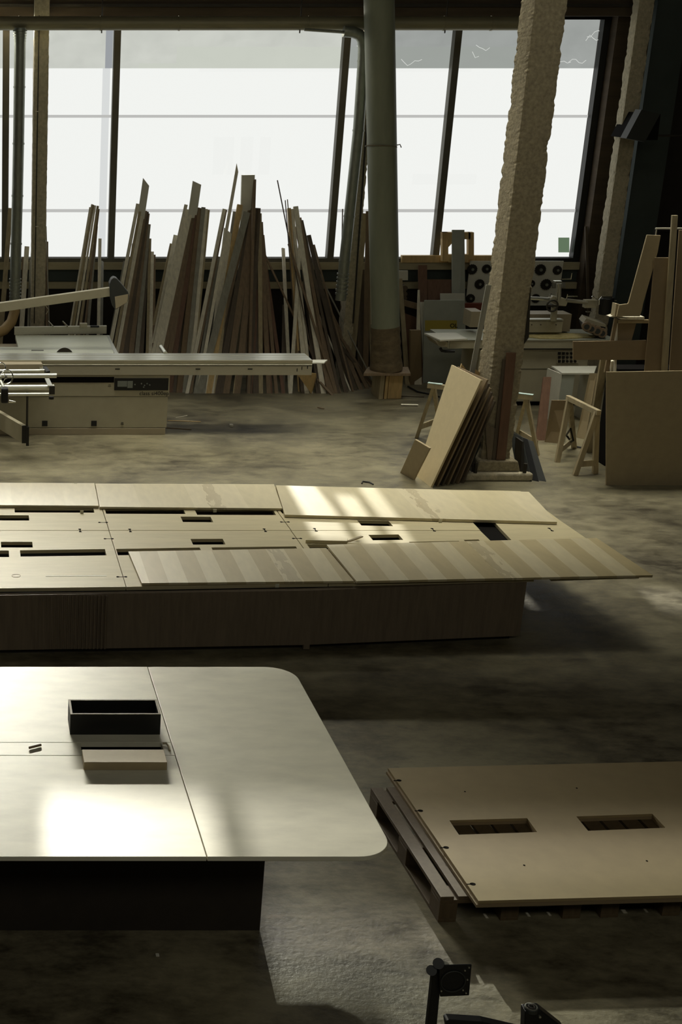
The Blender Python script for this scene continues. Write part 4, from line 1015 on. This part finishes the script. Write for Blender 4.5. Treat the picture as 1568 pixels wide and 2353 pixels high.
tag(mb.sweep(cpts, .012).build('hose', 'black'), 'dark curled cable on the floor behind the trestle', 'cable')

# ------------------------------------------------------------------ right group: big sheet and what stands behind
BYs = P(1394, 1115, z=0).y
vert('sheet', [(1394, 1115), (1720, 1120), (1720, 850), (1395, 855)], BYs, .022, 'mdf_dull', 'big tan sheet standing upright at the right edge', 'board')
sup = bpy.data
uy = BYs + .75
fr = thing('frame_cabinet', 'open cabinet frame with pale edges behind the big tan sheet', 'cabinet', (P(1440, 850, Y=uy).x, uy, 0))
def part(px, Y, t, name, m, parent, vec=None):
    return MB().prism([P(u, v, Y=Y) for u, v in px], vec or (0, t, 0)).build(name, m, parent, bevel=.002)
part([(1390, 856), (1400, 856), (1421, 733), (1414, 731)], uy, .03, 'upright', 'mdf_raw', fr)
part([(1412, 856), (1417, 856), (1421, 738), (1416, 738)], uy + .02, .02, 'edge_strip', 'plank_light', fr)
part([(1403, 728), (1412, 725), (1428, 734), (1482, 735), (1482, 728)], uy - .02, .1, 'top_board', 'plank_light', fr)
part([(1421, 735), (1495, 735), (1495, 743), (1421, 743)], uy, .03, 'top_rail', 'mdf_dull', fr)
part([(1419, 783), (1452, 783), (1463, 743), (1421, 743)], uy + .05, .02, 'door_panel', 'mdf_raw', fr)
MB().box((P(1425, 850, Y=uy).x, uy + .03, 0), (P(1600, 850, Y=uy).x, uy + .3, P(1412, 850, Y=uy).z)).build('lower_body', 'black_matte', fr)
GS = 'boards standing behind the big tan sheet'
vert('board', [(1318, 827), (1484, 827), (1486, 782), (1318, 785)], uy - .024, .02, 'mdf_raw', 'long brown board lying level across the open cabinet frame', group=GS)
o = vert('board', [(1418, 727), (1471, 727), (1476, 712), (1478, 700), (1512, 580), (1519, 541), (1488, 540), (1446, 694), (1444, 698), (1424, 701)], uy - .1, .02, 'mdf_dull', 'tall tan board with a stepped foot standing tilted on the open cabinet frame', group=GS)
vert('board', [(1413, 727), (1422, 727), (1426, 700), (1417, 698)], uy - .06, .1, 'plank_mid', 'short tan block beside the stepped foot of the tall board', group=GS)
zf = 0
def upright(px_top_l, px_top_r, u0, u1, Y, t, m, label):
    a, b = P(*px_top_l, Y=Y), P(*px_top_r, Y=Y)
    c, d = P(u0, 900, Y=Y), P(u1, 900, Y=Y)
    k0 = a.z / (a.z - c.z); k1 = b.z / (b.z - d.z)
    f0 = a + (c - a) * k0; f1 = b + (d - b) * k1
    return tag(MB().prism([f0, f1, b, a], (0, t, 0)).build('board', m, bevel=.002), label, 'board', GS)
upright((1506, 592), (1542, 592), 1478, 1515, uy - .15, .02, 'mdf_raw', 'broad brown board standing left of the tall thin post')
upright((1546, 495), (1559, 495), 1519, 1532, uy - .22, .03, 'plank_mid', 'tall thin post rising above the boards at the right')
upright((1562, 529), (1620, 529), 1536, 1600, uy - .12, .02, 'mdf_raw', 'dark brown board cut by the right edge of the picture')
bk = thing('rail_stand', 'thin metal rail stand behind the tall thin post', 'stand', (P(1540, 525, Y=uy + .3).x, uy + .3, P(1540, 545, Y=uy + .3).z))
MB().tube(P(1507, 525, Y=uy + .3), P(1600, 525, Y=uy + .3), .01, n=8).build('rail', 'alu_matt', bk)
MB().tube(P(1510, 525, Y=uy + .3), P(1507, 545, Y=uy + .3), .008, n=8).build('bracket', 'alu_matt', bk)
MB().prism([P(u, v, Y=uy + .35) for u, v in ((1500, 700), (1600, 700), (1600, 528), (1508, 528))], (0, .05, 0)).build('backing', 'black_matte', bk)
# dark hanging lamp/box by the right column
hb = [(1440, 318), (1466, 322), (1492, 330), (1518, 262), (1516, 252), (1475, 250)]
vert('hanging_sign', [(1440, 318), (1483, 326), (1518, 262), (1475, 252)], 18.8, .18, 'black_panel', 'dark tilted box hanging by the far right concrete column', 'box')
vert('bracket', [(1484, 322), (1512, 322), (1519, 262), (1516, 262)], 18.95, 1.06, 'black_matte', 'black triangular bracket behind the tilted hanging box', 'bracket')
tag(MB().tube(P(1505, 312, Y=18.98), P(1505, 312, Y=18.98) + V((2.0, 0, .02)), .015, n=8).build('rod', 'steel_dark'), 'thin dark rod running right from the hanging bracket', 'rod')

# ------------------------------------------------------------------ boat shaped conference table (middle)
TZ = .55
g = thing('conference_table', 'long tapered plywood conference table on a dark base, with cable cutouts', 'table', (1.5, 11.3, 0))
def TP(u, v): return P(u, v, z=TZ)
def hole(u0, v0, u1, v1, dv=0, z=TZ):
    """cut-out whose far edge spans u0..u1 at v0 and near edge follows the depth lines"""
    k = lambda u: (u - PX0) / (v0 - 148.0) * (v1 - v0)
    return [P(u0, v0, z=z), P(u1, v0 + dv, z=z), P(u1 + k(u1), v1 + dv, z=z), P(u0 + k(u0), v1, z=z)]
GAP = 1.0
tp = []
# far row, near row pieces by segment:  seam pixels (u at far, centre, near)
far_v = lambda u: 1110 + .0105 * max(u, 0) + (.000004 * max(u, 0) ** 2)
near_pts = [(-450, 1357), (0, 1352), (290, 1348.5), (755, 1340), (1215, 1329), (1470, 1321)]
def near_v(u):
    for (a, va), (b, vb) in zip(near_pts, near_pts[1:]):
        if u <= b: return va + (vb - va) * (u - a) / (b - a)
    return 1321
seams = [(-450, -450, -450), (217, 250.6, 290), (596, 669, 755)]
MID = 1219
for i in range(2):
    (fa, ca, na), (fb, cb, nb) = seams[i], seams[i + 1]
    d = 0.8 if i else 0
    hs = [[(-300, 1166, -20, 1177, 0), (36 - 3, 1166, 214, 1177.5, .5), (-60, 1184, 66, 1196, 0)], [(240, 1166.5, 420, 1180.5, .5), (446, 1168, 625, 1183, .5), (415, 1187, 484, 1199.5, .5)]][i]
    outer = [TP(fa + d, far_v(fa)), TP(fb - .8, far_v(fb)), TP(cb - .8, MID - .5), TP(ca + d, MID - .5)]
    MB().poly(outer, [hole(*h[:4], h[4]) for h in hs], (0, 0, -.03)).build('top_panel', 'ply', g)
    hs = [[(2, 1245, 74, 1258, 0), (-200, 1265, 20, 1280, 0), (46, 1264.5, 241, 1279, -3)], [(438, 1238.5, 512, 1251.5, -.5), (267, 1261.5, 459, 1276, -3.5), (486, 1258, 680, 1272, -2.5)]][i]
    outer = [TP(ca + d, MID + .5), TP(cb - .8, MID + .5), TP(nb - .8, near_v(nb)), TP(na + d, near_v(na))]
    MB().poly(outer, [hole(*h[:4], h[4]) for h in hs], (0, 0, -.03)).build('top_panel', 'ply', g)
# third segment (one row each) up to the wide gap
outer = [TP(597, far_v(597)), TP(1016, far_v(1016)), TP(1104, MID - .5), TP(670, MID - .5)]
MB().poly(outer, [hole(821, 1195.5, 893, 1207.5, 1.5), hole(640, 1167, 800, 1180, 2)], (0, 0, -.03)).build('top_panel', 'ply', g)
outer = [TP(670, MID + .5), TP(1104, MID + .5), TP(1125, 1240), TP(1228, near_v(1228)), TP(756, near_v(756))]
MB().poly(outer, [hole(847, 1229, 916, 1241.5, -1), hole(706, 1251, 870, 1262, -1.5), hole(940, 1245, 1055, 1248.5, -2), hole(1066, 1240.5, 1100, 1243.5, -1)], (0, 0, -.03)).build('top_panel', 'ply', g)
outer = [TP(1066, far_v(1066)), TP(1196, far_v(1196)), TP(1285, 1194), TP(1348, 1237), TP(1470, near_v(1470)), TP(1268, near_v(1268)), TP(1174, 1239)]
MB().poly(outer, [], (0, 0, -.03)).build('top_panel', 'ply', g)
o = MB().prism([TP(1055, 1180) , TP(1160, 1180), TP(1240, 1262), TP(1120, 1262)], (0, 0, -.01))
o.bm.verts.ensure_lookup_table()
for v_ in o.bm.verts: v_.co.z -= .034
o.build('gap_shade_panel', 'black_matte', g)  # black panel added so the gap shows as dark shade
base_near = [(-450, 1501), (0, 1494), (250, 1490), (700, 1482), (1195, 1461)]
bp = [P(u, v, z=.05) for u, v in base_near]
cyl = P(300, MID, z=TZ).y
bf = [V((p.x, 2 * cyl - p.y + .05, .05)) for p in reversed(bp)]
def shrink(pts, d):
    c = sum(pts, V((0, 0, 0))) / len(pts); out = []
    for p in pts: out.append(V((p.x - d * (1 if p.x > c.x else -1), p.y - d * (1 if p.y > c.y else -1), p.z)))
    return out
ring = bp + bf
MB().poly(ring, [shrink(ring, .05)], (0, 0, TZ - .03 - .05)).build('base_carcass', 'base_dark', g, label='dark stained base panels')
k_ = shrink(ring, .06); k_ = [V((p.x, p.y, 0)) for p in k_]
MB().poly(k_, [shrink(k_, .03)], (0, 0, .05)).build('toe_kick', 'toe', g)
MB().poly([V((p.x, p.y, .06)) for p in shrink(ring, .055)], [], (0, 0, .01)).build('base_floor', 'black_matte', g)
# joint in the front face and fluting at the left
p = P(704, 1480, z=.05)
MB().box((p.x - .025, p.y - .014, .01), (p.x + .025, p.y + .02, TZ - .035)).build('joint_post', 'base_dark', g)
fl = MB()
for k in range(36):
    u = -60 + k * 8.6; q = P(u, 1492, z=.05); fl.tube((q.x, q.y + .0, .055), (q.x, q.y + .0, TZ - .04), .009, n=6)
fl.build('fluting', 'base_dark', g)
# connectors
def bowtie(u, v, z, along, L, name, parent, m='slotdark'):
    c = P(u, v, z=z) + V((0, 0, .0015)); a = V(along).normalized(); b = V((-a.y, a.x, 0))
    mb = MB(); pts = []
    for k in range(8): 
        t = -PI / 2 + PI * k / 7; pts.append(c + a * (L / 2 + .012 * math.cos(t)) + b * .014 * math.sin(t))
    pts += [c + a * L * .25 + b * .004, c - a * L * .25 + b * .004]
    for k in range(8):
        t = PI / 2 + PI * k / 7; pts.append(c + a * (-L / 2 + .012 * math.cos(t)) + b * .014 * math.sin(t))
    pts += [c - a * L * .25 - b * .004, c + a * L * .25 - b * .004]
    mb.prism(pts, (0, 0, -.002)); return mb.build(name, m, parent)
for u, v in ((237, 1200.5), (250, 1238), (280, 1325.5), (655, 1199.5), (683, 1237.5)):
    bowtie(u, v, TZ, (1, 0, 0), .065, 'joint_connector', g)
for u, v in ((184, 1219), (299, 1219), (609, 1218.5), (725, 1217.5), (996, 1217.5), (1266, 1217)):
    bowtie(u, v, TZ, (0, 1, 0), .07, 'joint_connector', g)
MB().prism([P(105, 1323, z=TZ + .001), P(245, 1322.2, z=TZ + .001), P(245, 1324, z=TZ + .001), P(105, 1324.6, z=TZ + .001)], (0, 0, .001)).build('pale_scratch', 'tape', g)
MB().ring(P(37, 1323, z=TZ + .001), (0, 0, 1), .035, .0018, 20, 4).build('pencil_mark', 'plank_brown', g)

# loose veneer sheets on the table
GM = 'loose veneered sheets lying on the long table'
def sheet(px, z, t, m, label, group=GM, edge=None):
    pts = [P(u, v, z=z) for u, v in px]
    o = MB().prism(pts, (0, 0, -t)).build('veneer_sheet', m, bevel=.0015)
    return tag(o, label, 'sheet', group)
sA = stripe_mat('veneer_stripes_a', .155, rgb(212, 200, 162), rgb(190, 174, 130), .38)
sB = stripe_mat('veneer_stripes_b', .155, rgb(212, 200, 162), rgb(192, 176, 132), .05)
pl1 = stripe_mat('veneer_plain_a', .5, rgb(212, 200, 164), rgb(208, 195, 158), .25)
pl2 = stripe_mat('veneer_plain_b', .5, rgb(212, 200, 164), rgb(206, 194, 156), .22)
pl3 = stripe_mat('veneer_plain_c', .5, rgb(212, 200, 164), rgb(206, 194, 156), .12)
zf_ = TZ + .022
def sheet_on(px, off, t, m, label):
    z = TZ + off
    return sheet(px, z, t, m, label)
sheet_on([(-420, 1158), (227, 1162), (217, 1110), (-360, 1108)], .026, .022, pl1, 'plain pale sheet at the back left of the long table, cut by the left edge')
sheet_on([(229, 1164.5), (649, 1168), (630, 1112.5), (219, 1111)], .026, .022, pl2, 'plain pale sheet in the middle of the back row on the long table')
sheet_on([(655, 1182.5), (1281, 1199), (1216, 1130), (634, 1115)], .03, .026, pl3, 'long pale sheet with sun streaks at the back right of the long table')
sheet_on([(326, 1340), (814, 1335), (750, 1259), (295, 1267)], .024, .02, sA, 'striped veneer sheet at the front centre of the long table')
sheet_on([(820, 1335.5), (1501, 1321.5), (1372, 1236), (751, 1251.5)], .03, .02, sB, 'striped veneer sheet overhanging the right end of the long table')
tri = MB().prism([P(703, 1241, z=TZ + .03), P(798, 1243, z=TZ + .03), P(800, 1236, z=TZ + .03), P(742, 1223, z=TZ + .03)], (0, 0, -.028)).build('wood_wedge', 'ply')
tag(tri, 'triangular wood wedge lying by the cutouts on the long table', 'wedge')
st = MB().prism([P(795, 1243, z=TZ + .012), P(806, 1243, z=TZ + .012), P(835, 1232, z=TZ + .04), P(829, 1231, z=TZ + .04)], (0, 0, -.01)).build('stick', 'plank_mid')
tag(st, 'thin stick lying beside the triangular wedge', 'stick')
for u, v, lab in ((174, 1110, 'small tape tab at the back edge of the back left sheet'), (188, 1172, 'small white tab hanging under the back left sheet'), (494, 1169.5, 'small tape tab on the front edge of the middle back sheet'), (1012, 1193, 'small tape tab on the front edge of the sun streaked sheet'), (637, 1341, 'small tape tab on the front edge of the striped centre sheet')):
    q = P(u, v, z=TZ + .03); tag(MB().box((q.x - .015, q.y - .012, TZ + .0), (q.x + .015, q.y - .008, TZ + .029)).build('tape_tab', 'tape'), lab, 'tape', 'small tape tabs on the loose sheets')

# ------------------------------------------------------------------ pale table with rounded corners (front left)
Z2 = .75
def T2(u, v): return P(u, v, z=Z2)
g = thing('meeting_table', 'pale rounded-corner table on a dark box base in the left foreground', 'table', (0, 7.2, 0))
ur = lambda v: 820 + .554 * (v - 1800)
FR, NR = T2(ur(1532), 1532), T2(ur(1969), 1969)
Rr = .19
def corner(c, d1, d2, r, n=10):
    a = c + d1 * r; b = c + d2 * r; o = c + (d1 + d2) * r
    out = []
    for k in range(n + 1):
        t = k / n * PI / 2; out.append(o - d2 * r * math.cos(t) - d1 * r * math.sin(t))
    return out
ex = V((-1, 0, 0)); ey = (NR - FR).normalized()
cf = corner(FR, ex, ey, Rr); cn = corner(NR, -ey, ex, Rr)
yF, yN = FR.y, NR.y
gp = .0022
def sm(v, s): return T2(338.9 + .314 * (v - 1531.5), v) + V((s * gp, 0, 0))
right = [V((sm(1532, 1).x, yF, Z2))] + cf + cn + [V((sm(1969, 1).x, yN, Z2))]
MB().prism(right, (0, 0, -.025)).build('top_panel', 'white_top', g, bevel=.003)
xl = -3.0
y1_, y2_ = T2(200, 1706).y, T2(200, 1735.5).y
def sx(y):
    A, B = sm(1532, -1), sm(1969, -1); return A.x + (B.x - A.x) * (y - A.y) / (B.y - A.y)
MB().prism([(xl, yF, Z2), (sx(yF), yF, Z2), (sx(y1_), y1_ + gp, Z2), (xl, y1_ + gp, Z2)], (0, 0, -.025)).build('top_panel', 'white_top', g, bevel=.0015)
MB().poly([(xl, y1_ - gp, Z2), (sx(y1_), y1_ - gp, Z2), (sx(y2_), y2_ + gp, Z2), (xl, y2_ + gp, Z2)], [[T2(185, 1707.5), T2(370, 1707.5), T2(376, 1723), T2(187, 1723)]], (0, 0, -.025)).build('centre_strip', 'white_top', g)
MB().prism([(xl, y2_ - gp, Z2), (sx(y2_), y2_ - gp, Z2), (sx(yN), yN, Z2), (xl, yN, Z2)], (0, 0, -.025)).build('top_panel', 'white_top', g, bevel=.003)
under = [V((p.x, p.y, Z2 - .027)) for p in [V((xl, yF - .03, 0))] + [V((FR.x - .16, yF - .03, 0)), V((FR.x - .04, yF - .16, 0)), V((NR.x - .04, yN + .16, 0)), V((NR.x - .16, yN + .03, 0)), V((xl, yN + .03, 0))]]
MB().poly(under, [[V((T2(180, 1700).x, y1_ + .02, Z2 - .027)), V((T2(385, 1700).x, y1_ + .02, Z2 - .027)), V((T2(385, 1728).x, y2_ + .02, Z2 - .027)), V((T2(180, 1728).x, y2_ + .02, Z2 - .027))]], (0, 0, -.012)).build('under_board', 'ply_edge', g)
by = P(300, 2138, z=0).y
bx1 = P(597, 2138, z=0).x
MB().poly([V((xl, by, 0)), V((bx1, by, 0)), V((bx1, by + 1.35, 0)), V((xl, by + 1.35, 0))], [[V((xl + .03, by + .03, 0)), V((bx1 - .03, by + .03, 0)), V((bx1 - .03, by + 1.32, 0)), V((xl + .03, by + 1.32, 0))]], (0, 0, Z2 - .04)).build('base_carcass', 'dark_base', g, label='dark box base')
# black box
by0, by1 = P(200, 1688, z=Z2).y, None
zb_ = P(200, 1641, Y=by0).z; bx0, bx1_ = P(162, 1641, Y=by0).x, P(370, 1641, Y=by0).x
bd_ = P(200, 1607, z=zb_).y - by0
mb = MB(); th = .013
mb.poly([(bx0, by0, Z2), (bx1_, by0, Z2), (bx1_, by0 + bd_, Z2), (bx0, by0 + bd_, Z2)], [[(bx0 + th, by0 + th, Z2), (bx1_ - th, by0 + th, Z2), (bx1_ - th, by0 + bd_ - th, Z2), (bx0 + th, by0 + bd_ - th, Z2)]], (0, 0, zb_ - Z2 - .003))
bb = thing('cable_box', 'open black rectangular box standing on the pale rounded table', 'box', ((bx0 + bx1_) / 2, by0 + bd_ / 2, Z2))
mb.build('side_walls', 'black_box', bb)
mb = MB(); mb.poly([(bx0, by0, zb_ - .003), (bx1_, by0, zb_ - .003), (bx1_, by0 + bd_, zb_ - .003), (bx0, by0 + bd_, zb_ - .003)], [[(bx0 + th, by0 + th, zb_ - .003), (bx1_ - th, by0 + th, zb_ - .003), (bx1_ - th, by0 + bd_ - th, zb_ - .003), (bx0 + th, by0 + bd_ - th, zb_ - .003)]], (0, 0, .003)); mb.build('rim', 'ply_edge', bb, label='pale raw rim edge')
MB().box((bx0 + th, by0 + th, Z2 + .001), (bx1_ - th, by0 + bd_ - th, Z2 + .012)).build('box_floor', 'base_dark', bb)
# wooden tray flap
f0 = P(200, 1770, z=Z2).y; f1 = P(200, 1724, z=Z2 + .045).y
fx0, fx1 = P(193, 1760, Y=f0).x, P(384, 1760, Y=f0).x
tag(MB().box((fx0, f0, Z2 + .001), (fx1, f1, Z2 + .05)).build('wooden_tray', 'mdf_dull', bevel=.002), 'low tan wooden lid lying in front of the black box beside the slot', 'lid')
q0, q1 = T2(67, 1722), T2(94, 1715)
tag(MB().tube(q0 + V((0, 0, .01)), q1 + V((0, 0, .01)), .0075, n=8).build('carpenter_pencil', 'plank_brown'), 'short brown pencil lying on the centre strip of the pale table', 'pencil')
mb = MB().sweep([T2(374, 1711) + V((0, 0, .008)), T2(382, 1712) + V((0, 0, .012)), T2(388, 1719) + V((0, 0, .01)), T2(390, 1727) + V((0, 0, .006))], .006, 8)
tag(mb.build('wood_shaving', 'plank_mid'), 'small curled wood shaving at the right end of the table slot', 'shaving')

# ------------------------------------------------------------------ sheets on a pallet (right foreground)
Z3 = .2
A3, B3 = P(892, 1765, z=Z3), P(1100, 2070, z=Z3)
d3 = (A3 - B3).normalized(); e3 = V((d3.y, -d3.x, 0))
Lx = 2.9; Dp = (A3 - B3).length
def on3(s, t, z): 
    q = B3 + e3 * s + d3 * t; return V((q.x, q.y, z))
hl = []
for px in (((1033, 1885), (1212, 1880), (1235, 1912), (1055, 1918)), ((1325, 1876), (1500, 1870), (1530, 1902), (1352, 1909))):
    hl.append([P(u, v, z=Z3) for u, v in px])
o = MB().poly([on3(0, 0, Z3), on3(Lx, 0, Z3), on3(Lx, Dp, Z3), on3(0, Dp, Z3)], hl, (0, 0, -.018)).build('cutout_sheet', 'mdf_sheet')
tag(o, 'large tan sheet with two rectangular cutouts on top of the pallet', 'sheet')
for (u, v) in ((913, 1793.5), (962, 1863), (1021, 1947.5), (1082, 2031.5)):
    c = P(u, v, z=Z3) + V((0, 0, .001)); pts = [c + e3 * (.012 + .016 * math.cos(t)) + d3 * .013 * math.sin(t) for t in [k * PI / 8 for k in range(16)]]
    MB().prism(pts, (0, 0, -.003)).build('keyhole_notch', 'slotdark', o)
    MB().prism([c - e3 * .022 - d3 * .003, c + e3 * .01 - d3 * .003, c + e3 * .01 + d3 * .003, c - e3 * .022 + d3 * .003], (0, 0, -.003)).build('notch_slot', 'slotdark', o)
for u, v in ((1069, 1819), (1326, 1811), (1205, 1988), (1487, 1978)):
    q = P(u, v, z=Z3 + .0005); MB().tube(q, q + V((0, 0, .001)), .006, n=8).build('dowel_mark', 'slotdark', o)
o = MB().poly([on3(-.012, -.008, Z3 - .019), on3(Lx, -.008, Z3 - .019), on3(Lx, Dp - .01, Z3 - .019), on3(-.012, Dp - .01, Z3 - .019)], [[V((p.x, p.y, Z3 - .019)) for p in h] for h in hl], (0, 0, -.018)).build('plain_sheet', 'mdf_raw')
tag(o, 'brown sheet lying directly under the sheet with cutouts', 'sheet')
zp = Z3 - .038
def pallet(s0, label):
    t0 = .1; Lp = min(Dp - .25, 1.2)
    g = thing('pallet', label, 'pallet', on3(s0 + .4, t0 + .6, 0), 'pallets under the sheets')
    def bar(s, t, ss, tt, z0, z1, name, m='pallet'):
        MB().prism([on3(s0 + s, t0 + t, z0), on3(s0 + s + ss, t0 + t, z0), on3(s0 + s + ss, t0 + t + tt, z0), on3(s0 + s, t0 + t + tt, z0)], (0, 0, z1 - z0)).build(name, m, g, bevel=.002)
    for s in (0, .35, .7):
        bar(s, 0, .1, Lp, 0, .022, 'bottom_board')
        for t in (0, Lp / 2 - .07, Lp - .14): bar(s, t, .1, .14, .022, zp - .044, 'block')
    for t in (0, Lp / 2 - .07, Lp - .14): bar(0, t, .8, .14, zp - .044, zp - .022, 'cross_board')
    for s, w in ((0, .075), (.10, .1), (.23, .1), (.35, .1), (.47, .1), (.59, .1), (.71, .09)): bar(s, 0, w, Lp, zp - .022, zp, 'deck_board')
    return g
pallet(-.165, 'wooden pallet sticking out left under the sheet with cutouts')
pallet(.75, 'wooden pallet hidden under the middle of the sheet with cutouts')
pallet(1.7, 'wooden pallet under the right end of the sheet with cutouts')

# ------------------------------------------------------------------ black monitor arms at the bottom edge
q = P(1046, 2280, z=1.30)
g = thing('monitor_arm', 'black monitor arm with square mounting plate at the bottom edge', 'monitor arm', (P(995, 2330, z=1.2).x, q.y, 0))
my = 4.22
def MP(u, v, dy=0): return P(u, v, Y=my + dy)
pc = [MP(1010, 2219), MP(1085, 2217), MP(1079, 2288), MP(1012, 2291)]
plate = MB().prism(pc, (0, .008, 0)).build('mounting_plate', 'black', g, bevel=.003)
MB().ring(MP(1042, 2256, -.004), (0, 1, 0), .044, .0022, 24, 6).build('pressed_ring', 'black_panel', plate, smooth=True)
for u, v in ((1079, 2224), (1069.5, 2231), (1075, 2252), (1065, 2276), (1072, 2283), (1012, 2225), (1015, 2278)):
    p = MP(u, v, -.003); MB().tube(p, p + V((0, .004, 0)), .003, n=8).build('screw_hole', 'alu', plate)
MB().prism([MP(996, 2236, .02), MP(1016, 2236, .02), MP(997, 2440, .02), MP(974, 2440, .02)], (0, .03, 0)).build('upright_arm', 'black', g, bevel=.003)
MB().tube(MP(992, 2230, .0), MP(992, 2230, .07), .019, n=16).build('pivot', 'black', g, smooth=True)
MB().tube(MP(1008, 2214, .0), MP(1008, 2214, .07), .02, n=18).build('pivot', 'black', g, smooth=True)
MB().tube(MP(1020, 2221, .03), MP(1020, 2216, .03), .02, n=16).build('swivel_hub', 'alu', g, smooth=True)
mp_ = MP(989, 2440, .03)
MB().tube((mp_.x, mp_.y, .012), (mp_.x, mp_.y, mp_.z), .018, n=14).build('stand_pole', 'black', g, smooth=True)
MB().box((mp_.x - .14, mp_.y - .12, 0), (mp_.x + .14, mp_.y + .12, .012)).build('foot_plate', 'black', g, bevel=.004)
MB().prism([MP(1026, 2348, .05), MP(1032, 2344, .05), MP(1110, 2349, .05), MP(1210, 2372, .05), MP(1030, 2372, .05)], (0, .04, 0)).build('lower_arm', 'black', g, bevel=.004)
g = thing('monitor_arm', 'black arm joint with round bolt hole at the bottom edge, right of the plate', 'monitor arm', (P(1235, 2350, Y=my + .1).x, my + .1, 0))
MB().prism([MP(1208, 2326, .1), MP(1244, 2322, .1), MP(1300, 2366, .1), MP(1310, 2440, .1), MP(1204, 2440, .1)], (0, .05, 0)).build('arm_body', 'black', g, bevel=.006)
c = MP(1226, 2325, .1)
MB().tube(c + V((0, .02, -.012)), c + V((0, .02, .006)), .026, n=20).build('joint_cap', 'black_panel', g, bevel=.002, smooth=True)
MB().ring(c + V((0, .02, .007)), (0, 0, 1), .021, .0025, 24, 6).build('joint_ring', 'alu', g, smooth=True)
MB().ring(c + V((0, .02, .007)), (0, 0, 1), .010, .004, 18, 6).build('bolt_ring', 'steel_dark', g, smooth=True)
p = MP(1242, 2338, .095); MB().tube(p, p + V((0, .006, 0)), .0045, n=10).build('screw', 'alu', g)
mp_ = MP(1255, 2440, .12)
MB().tube((mp_.x, mp_.y, .012), (mp_.x, mp_.y, mp_.z + .01), .02, n=14).build('stand_pole', 'black', g, smooth=True)
MB().box((mp_.x - .12, mp_.y - .1, 0), (mp_.x + .14, mp_.y + .12, .012)).build('foot_plate', 'black', g, bevel=.004)

# ------------------------------------------------------------------ small litter on the floor
def stick(u0, v0, u1, v1, r, m, label, cat='stick'):
    a, b = P(u0, v0, z=r), P(u1, v1, z=r)
    tag(MB().tube(a, b, r, n=6).build('stick' if cat == 'stick' else cat, m), label, cat)
stick(385, 966, 462, 969, .006, 'pine', 'long thin splinter on the floor right of the panel saw')
stick(382, 983, 440, 987, .006, 'plank_brown', 'dark thin splinter on the floor below the long pale splinter')
stick(404, 960, 430, 955, .005, 'plank_light', 'short pale splinter on the floor by the saw cabinet')
stick(915, 910, 975, 912, .008, 'plank_dark', 'dark thin bar on the floor left of the trestle')
stick(922, 930, 961, 931, .014, 'alu_matt', 'short grey metal bar on the floor left of the trestle')
stick(730, 936, 745, 939, .008, 'plank_brown', 'tiny brown stick on the open floor before the plank stacks')
q = P(532, 981, z=0); tag(MB().box((q.x - .02, q.y, 0), (q.x + .025, q.y + .05, .03)).build('offcut', 'white', bevel=.005), 'tiny white offcut alone on the open floor', 'offcut')
q = P(832, 1111, z=.01)
tag(MB().sweep([q, q + V((.03, .08, 0)), q + V((.1, .05, 0)), q + V((.12, -.03, 0))], .008, 6).build('wire', 'black'), 'short bent dark wire on the floor behind the sun streaked sheet', 'wire')
q = P(362, 2198, z=0); tag(MB().box((q.x - .008, q.y, 0), (q.x + .01, q.y + .02, .006)).build('offcut', 'white'), 'tiny pale chip on the dark floor below the pale table', 'offcut')
mb = MB().sweep([P(938, 888, z=.02), P(960, 900, z=.015), P(985, 905, z=.012), P(1010, 912, z=.012)], .012, 8)
tag(mb.build('cable', 'black'), 'black cable on the floor running from the round pipe to the trestle', 'cable')
